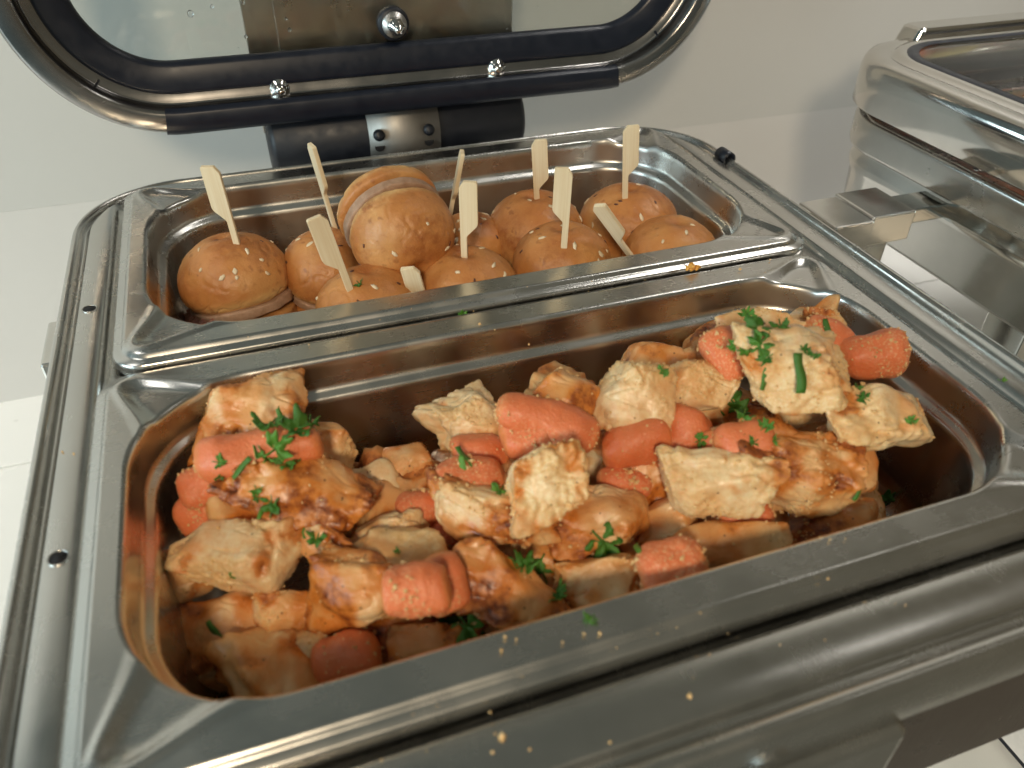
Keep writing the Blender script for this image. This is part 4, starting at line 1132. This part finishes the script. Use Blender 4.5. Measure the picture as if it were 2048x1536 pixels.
RIMCRUMBS = [(-0.0184, -0.0174, 0.0, 0.0012), (-0.0036, -0.0382, 0.0, 0.0008), (-0.0135, -0.0231, 0.0, 0.0005), (-0.09, -0.0091, 0.0, 0.0009), (-0.0695, -0.0075, 0.0, 0.0006), (-0.0583, 0.0001, 0.0, 0.0005), (-0.0586, -0.1681, 0.0, 0.0009), (-0.056, -0.1699, 0.0, 0.0007), (-0.0609, -0.1718, 0.0, 0.0008), (-0.0334, -0.1756, 0.0, 0.0009), (-0.0376, -0.1742, 0.0, 0.0006), (0.0385, -0.1803, 0.0, 0.0009), (-0.0443, -0.1749, 0.0, 0.0006), (0.0487, -0.1678, 0.0, 0.0008), (0.095, 0.005, 0.0, 0.0006), (0.1141, -0.0117, 0.0, 0.001), (0.1335, -0.0078, 0.0, 0.0008), (0.1242, -0.0176, 0.0, 0.0004), (0.0665, -0.0057, 0.0, 0.0004), (0.0464, -0.1659, 0.0, 0.0007), (0.0535, -0.169, 0.0, 0.0006), (-0.0164, -0.1976, -0.006, 0.0013), (-0.0675, -0.192, -0.006, 0.0017), (-0.069, -0.1905, -0.006, 0.0008), (-0.0711, -0.1949, -0.006, 0.0013), (-0.042, -0.2022, -0.006, 0.001), (0.0287, -0.1947, -0.006, 0.0005), (0.0673, -0.1768, -0.006, 0.001), (0.0719, -0.1793, -0.006, 0.0009), (-0.0684, -0.1845, -0.006, 0.0009), (-0.062, -0.1973, -0.006, 0.0006), (-0.1826, -0.0398, -0.006, 0.0008), (-0.1787, -0.042, -0.006, 0.0006), (0.0156, -0.1919, -0.006, 0.0005), (-0.0815, -0.1814, -0.0005, 0.00035), (0.1406, -0.1762, -0.0005, 0.0004), (-0.0307, -0.1809, -0.0005, 0.00037), (-0.1531, -0.1792, -0.0005, 0.00027), (0.1523, 0.005, -0.0005, 0.00049), (0.0795, 0.0031, -0.0005, 0.00032), (-0.107, 0.0097, -0.0005, 0.00035), (0.0588, -0.1925, -0.0058, 0.00048), (-0.0311, 0.0059, -0.0005, 0.0002), (-0.0176, -0.0054, -0.0005, 0.0004), (0.1132, 0.0038, -0.0005, 0.0004), (0.0426, 0.0018, -0.0005, 0.00044), (-0.0248, 0.0033, -0.0005, 0.00024), (0.1037, -0.0021, -0.0005, 0.00045), (0.0899, 0.0085, -0.0005, 0.00032), (-0.1167, 0.0086, -0.0005, 0.0002), (0.0491, 0.0024, -0.0005, 0.00041), (-0.0178, -0.0074, -0.0005, 0.00043), (0.0904, -0.1887, -0.0058, 0.00021), (0.0374, -0.0061, -0.0005, 0.00028), (-0.0839, 0.0111, -0.0005, 0.00027), (-0.0032, -0.1784, -0.0005, 0.00048), (-0.005, -0.1882, -0.0058, 0.00041), (0.0564, -0.191, -0.0058, 0.00029), (-0.0129, -0.193, -0.0058, 0.0003), (0.0623, 0.0083, -0.0005, 0.00042), (0.0589, 0.008, -0.0005, 0.00039), (0.1439, 0.0011, -0.0005, 0.00024), (-0.1133, 0.0057, -0.0005, 0.00033), (0.0035, -0.184, -0.0058, 0.00044), (-0.0879, -0.1816, -0.0005, 0.00032), (0.0836, 0.0028, -0.0005, 0.00038), (-0.0973, -0.1917, -0.0058, 0.0003), (0.0052, -0.186, -0.0058, 0.00023), (0.0147, 0.0091, -0.0005, 0.00023), (0.0477, 0.0033, -0.0005, 0.0002), (0.0478, -0.1877, -0.0058, 0.00043), (-0.1352, -0.0035, -0.0005, 0.00031), (0.0391, 0.0096, -0.0005, 0.00021), (0.0121, 0.0066, -0.0005, 0.00039), (-0.018, -0.1805, -0.0005, 0.00028), (-0.1441, 0.009, -0.0005, 0.00047), (-0.0119, -0.1805, -0.0005, 0.00045), (0.1225, -0.0035, -0.0005, 0.0003), (0.1376, -0.1818, -0.0005, 0.00026), (-0.1442, -0.1832, -0.0058, 0.0003), (0.043, 0.008, -0.0005, 0.00031), (-0.0581, -0.1807, -0.0005, 0.00029), (-0.0088, -0.1875, -0.0058, 0.00026), (-0.043, 0.0054, -0.0005, 0.00024), (-0.0867, -0.1891, -0.0058, 0.00028), (0.0914, -0.0022, -0.0005, 0.00044), (0.0246, 0.0086, -0.0005, 0.00049), (0.1401, -0.1933, -0.0058, 0.00039), (-0.0276, 0.0065, -0.0005, 0.00047), (0.0675, 0.0021, -0.0005, 0.00024), (-0.0979, -0.1878, -0.0058, 0.00038), (-0.1084, 0.0113, -0.0005, 0.00042), (-0.1457, -0.0043, -0.0005, 0.00024), (0.1356, 0.0047, -0.0005, 0.00042)]
CRUMB_PIECE = (0.0923, -0.0041, 0.002)

for i, (loc, rot, R, dark, ham, label) in enumerate(BUNS):
    slider(100 + i, loc, rot, R, label, dark, ham)
for base, tip, wd, flip, ins, label in PICKS:
    pick(base, tip, wd, flip, label, inside=ins)
for i, (loc, rot, dims, kind, spike, label) in enumerate(CHICKEN):
    tag(chunk('chicken_chunk', 300 + i, loc, rot, dims, kind, 6, spike), label, 'chicken', 'chicken chunks in the front pan')
for i, (loc, rot, dims) in enumerate(BURIED):
    tag(chunk('chicken_chunk', 500 + i, loc, rot, dims, ('golden', 'seared', 'mixed')[i % 3], 5, None, 0),
        'browned chicken chunk half buried at the bottom of the front pan', 'chicken', 'chicken chunks in the front pan')
for i, (loc, rot, dims, taper, cut, kc, label) in enumerate(CARROTS):
    tag(carrot('carrot_piece', 700 + i, loc, rot, dims, taper, 0.06, cut, kc), label, 'carrot', 'carrot pieces in the front pan')
LEAVES = [leaf_mesh(k) for k in range(7)]
STRIPS = [strip_mesh(k) for k in range(3)]
for i, (loc, rot, size, strip, label) in enumerate(PARSLEY):
    o = link('parsley_leaf', (STRIPS if strip else LEAVES)[i % (3 if strip else 7)])
    o.location = loc
    o.rotation_euler = rot
    o.scale = (size, size, size)
    sm = o.modifiers.new('thick', 'SOLIDIFY'); sm.thickness = 0.05; sm.offset = 0
    tag(o, label, 'parsley', 'chopped parsley leaves')

# vegetables under the shut lid
for i, (x, y, z, a, mt) in enumerate(((-0.118, 0.075, -0.006, 0.3, 0), (-0.098, 0.040, -0.004, 1.2, 1), (-0.128, 0.112, -0.016, 0.6, 1), (-0.086, 0.100, -0.008, 2.0, 0),
        (-0.050, 0.060, 0.000, 0.9, 1), (-0.040, 0.105, -0.004, 0.2, 0), (-0.132, 0.040, -0.020, 2.2, 1), (-0.010, 0.075, 0.000, 1.7, 0), (0.035, 0.090, -0.004, 0.4, 1), (-0.070, 0.078, -0.022, 1.0, 0), (-0.020, 0.045, -0.015, 0.4, 1))):
    o = carrot('vegetable_piece', 880 + i, (NX + x, y, z - 0.012), (0.3, 0.2, a), (0.026, 0.018, 0.017), 0.1, 0.05, 3.0, -0.3, 0, 4)
    if mt:
        o.data.materials.clear(); o.data.materials.append(M['olive_food'])
    tag(o, ('orange', 'olive green')[mt] + ' vegetable piece under the shut glass lid', 'vegetable', 'vegetables under the shut lid')
o = tag(carrot('vegetable_mound', 899, (NX, 0.092, -0.050), (0, 0, 0), (0.13, 0.052, 0.022), 0, 0.05, 3.5, -0.3, 0, 5), 'low mound of vegetables filling the far pan under the shut lid', 'vegetable')

# loose crumbs on the rims
rs = np.random.RandomState(12)
def loose_crumbs(name, pts, mat, label, seed):
    rs = np.random.RandomState(seed)
    V, F = [], []
    for (x, y, z, s) in pts:
        q = Euler(rs.uniform(0, 6.3, 3)).to_matrix()
        b = len(V)
        s = s * rs.uniform(0.5, 0.95)
        for o in _oct: V.append(Vector((x, y, z + s * 0.4)) + q @ (Vector(o) * s * rs.uniform(0.6, 1.2)))
        F += [tuple(b + k for k in f) for f in _of]
    o = mesh(name, V, F, M[mat], None, False)
    tag(o, label, 'crumbs', kind='stuff')
pts = [(x, y, z, s) for x, y, z, s in RIMCRUMBS]
loose_crumbs('crumbs', pts, 'crumb', 'pale crumbs scattered on the steel rims around the front pan', 4)
rs = np.random.RandomState(8)
V, F = [], []
for k in range(16):
    c_ = Vector(CRUMB_PIECE) + Vector((rs.normal(0, 0.0021), rs.normal(0, 0.0010), abs(rs.normal(0, 0.0008)) - 0.0012))
    q = Euler(rs.uniform(0, 6.3, 3)).to_matrix(); b_ = len(V)
    for o_ in _oct: V.append(c_ + q @ (Vector(o_) * rs.uniform(0.0007, 0.0020)))
    F += [tuple(b_ + j for j in f) for f in _of]
big = mesh('crumb_piece', V, F, M['orange_crumb'], None, True)
tag(big, 'lone orange crumb lying on the rim between the two pans', 'crumb')
# small ribbed item on the counter in front of the neighbouring dish
rb = tag(empty('ribbed_holder', (0.262, -0.172, TZ)), 'white ribbed plastic holder with a black base on the counter', 'holder')
box('base', -0.018, 0.018, -0.012, 0.012, 0.0, 0.006, M['black_plastic'], rb, bev=0.001)
box('body', -0.020, 0.020, -0.014, 0.014, 0.006, 0.028, M['white_plastic'], rb, bev=0.001)
for k in range(9):
    box('rib', -0.0205 + 0.0045 * k, -0.0180 + 0.0045 * k, -0.0155, 0.0155, 0.0065, 0.0295, M['white_plastic'], rb, bev=0.0005)
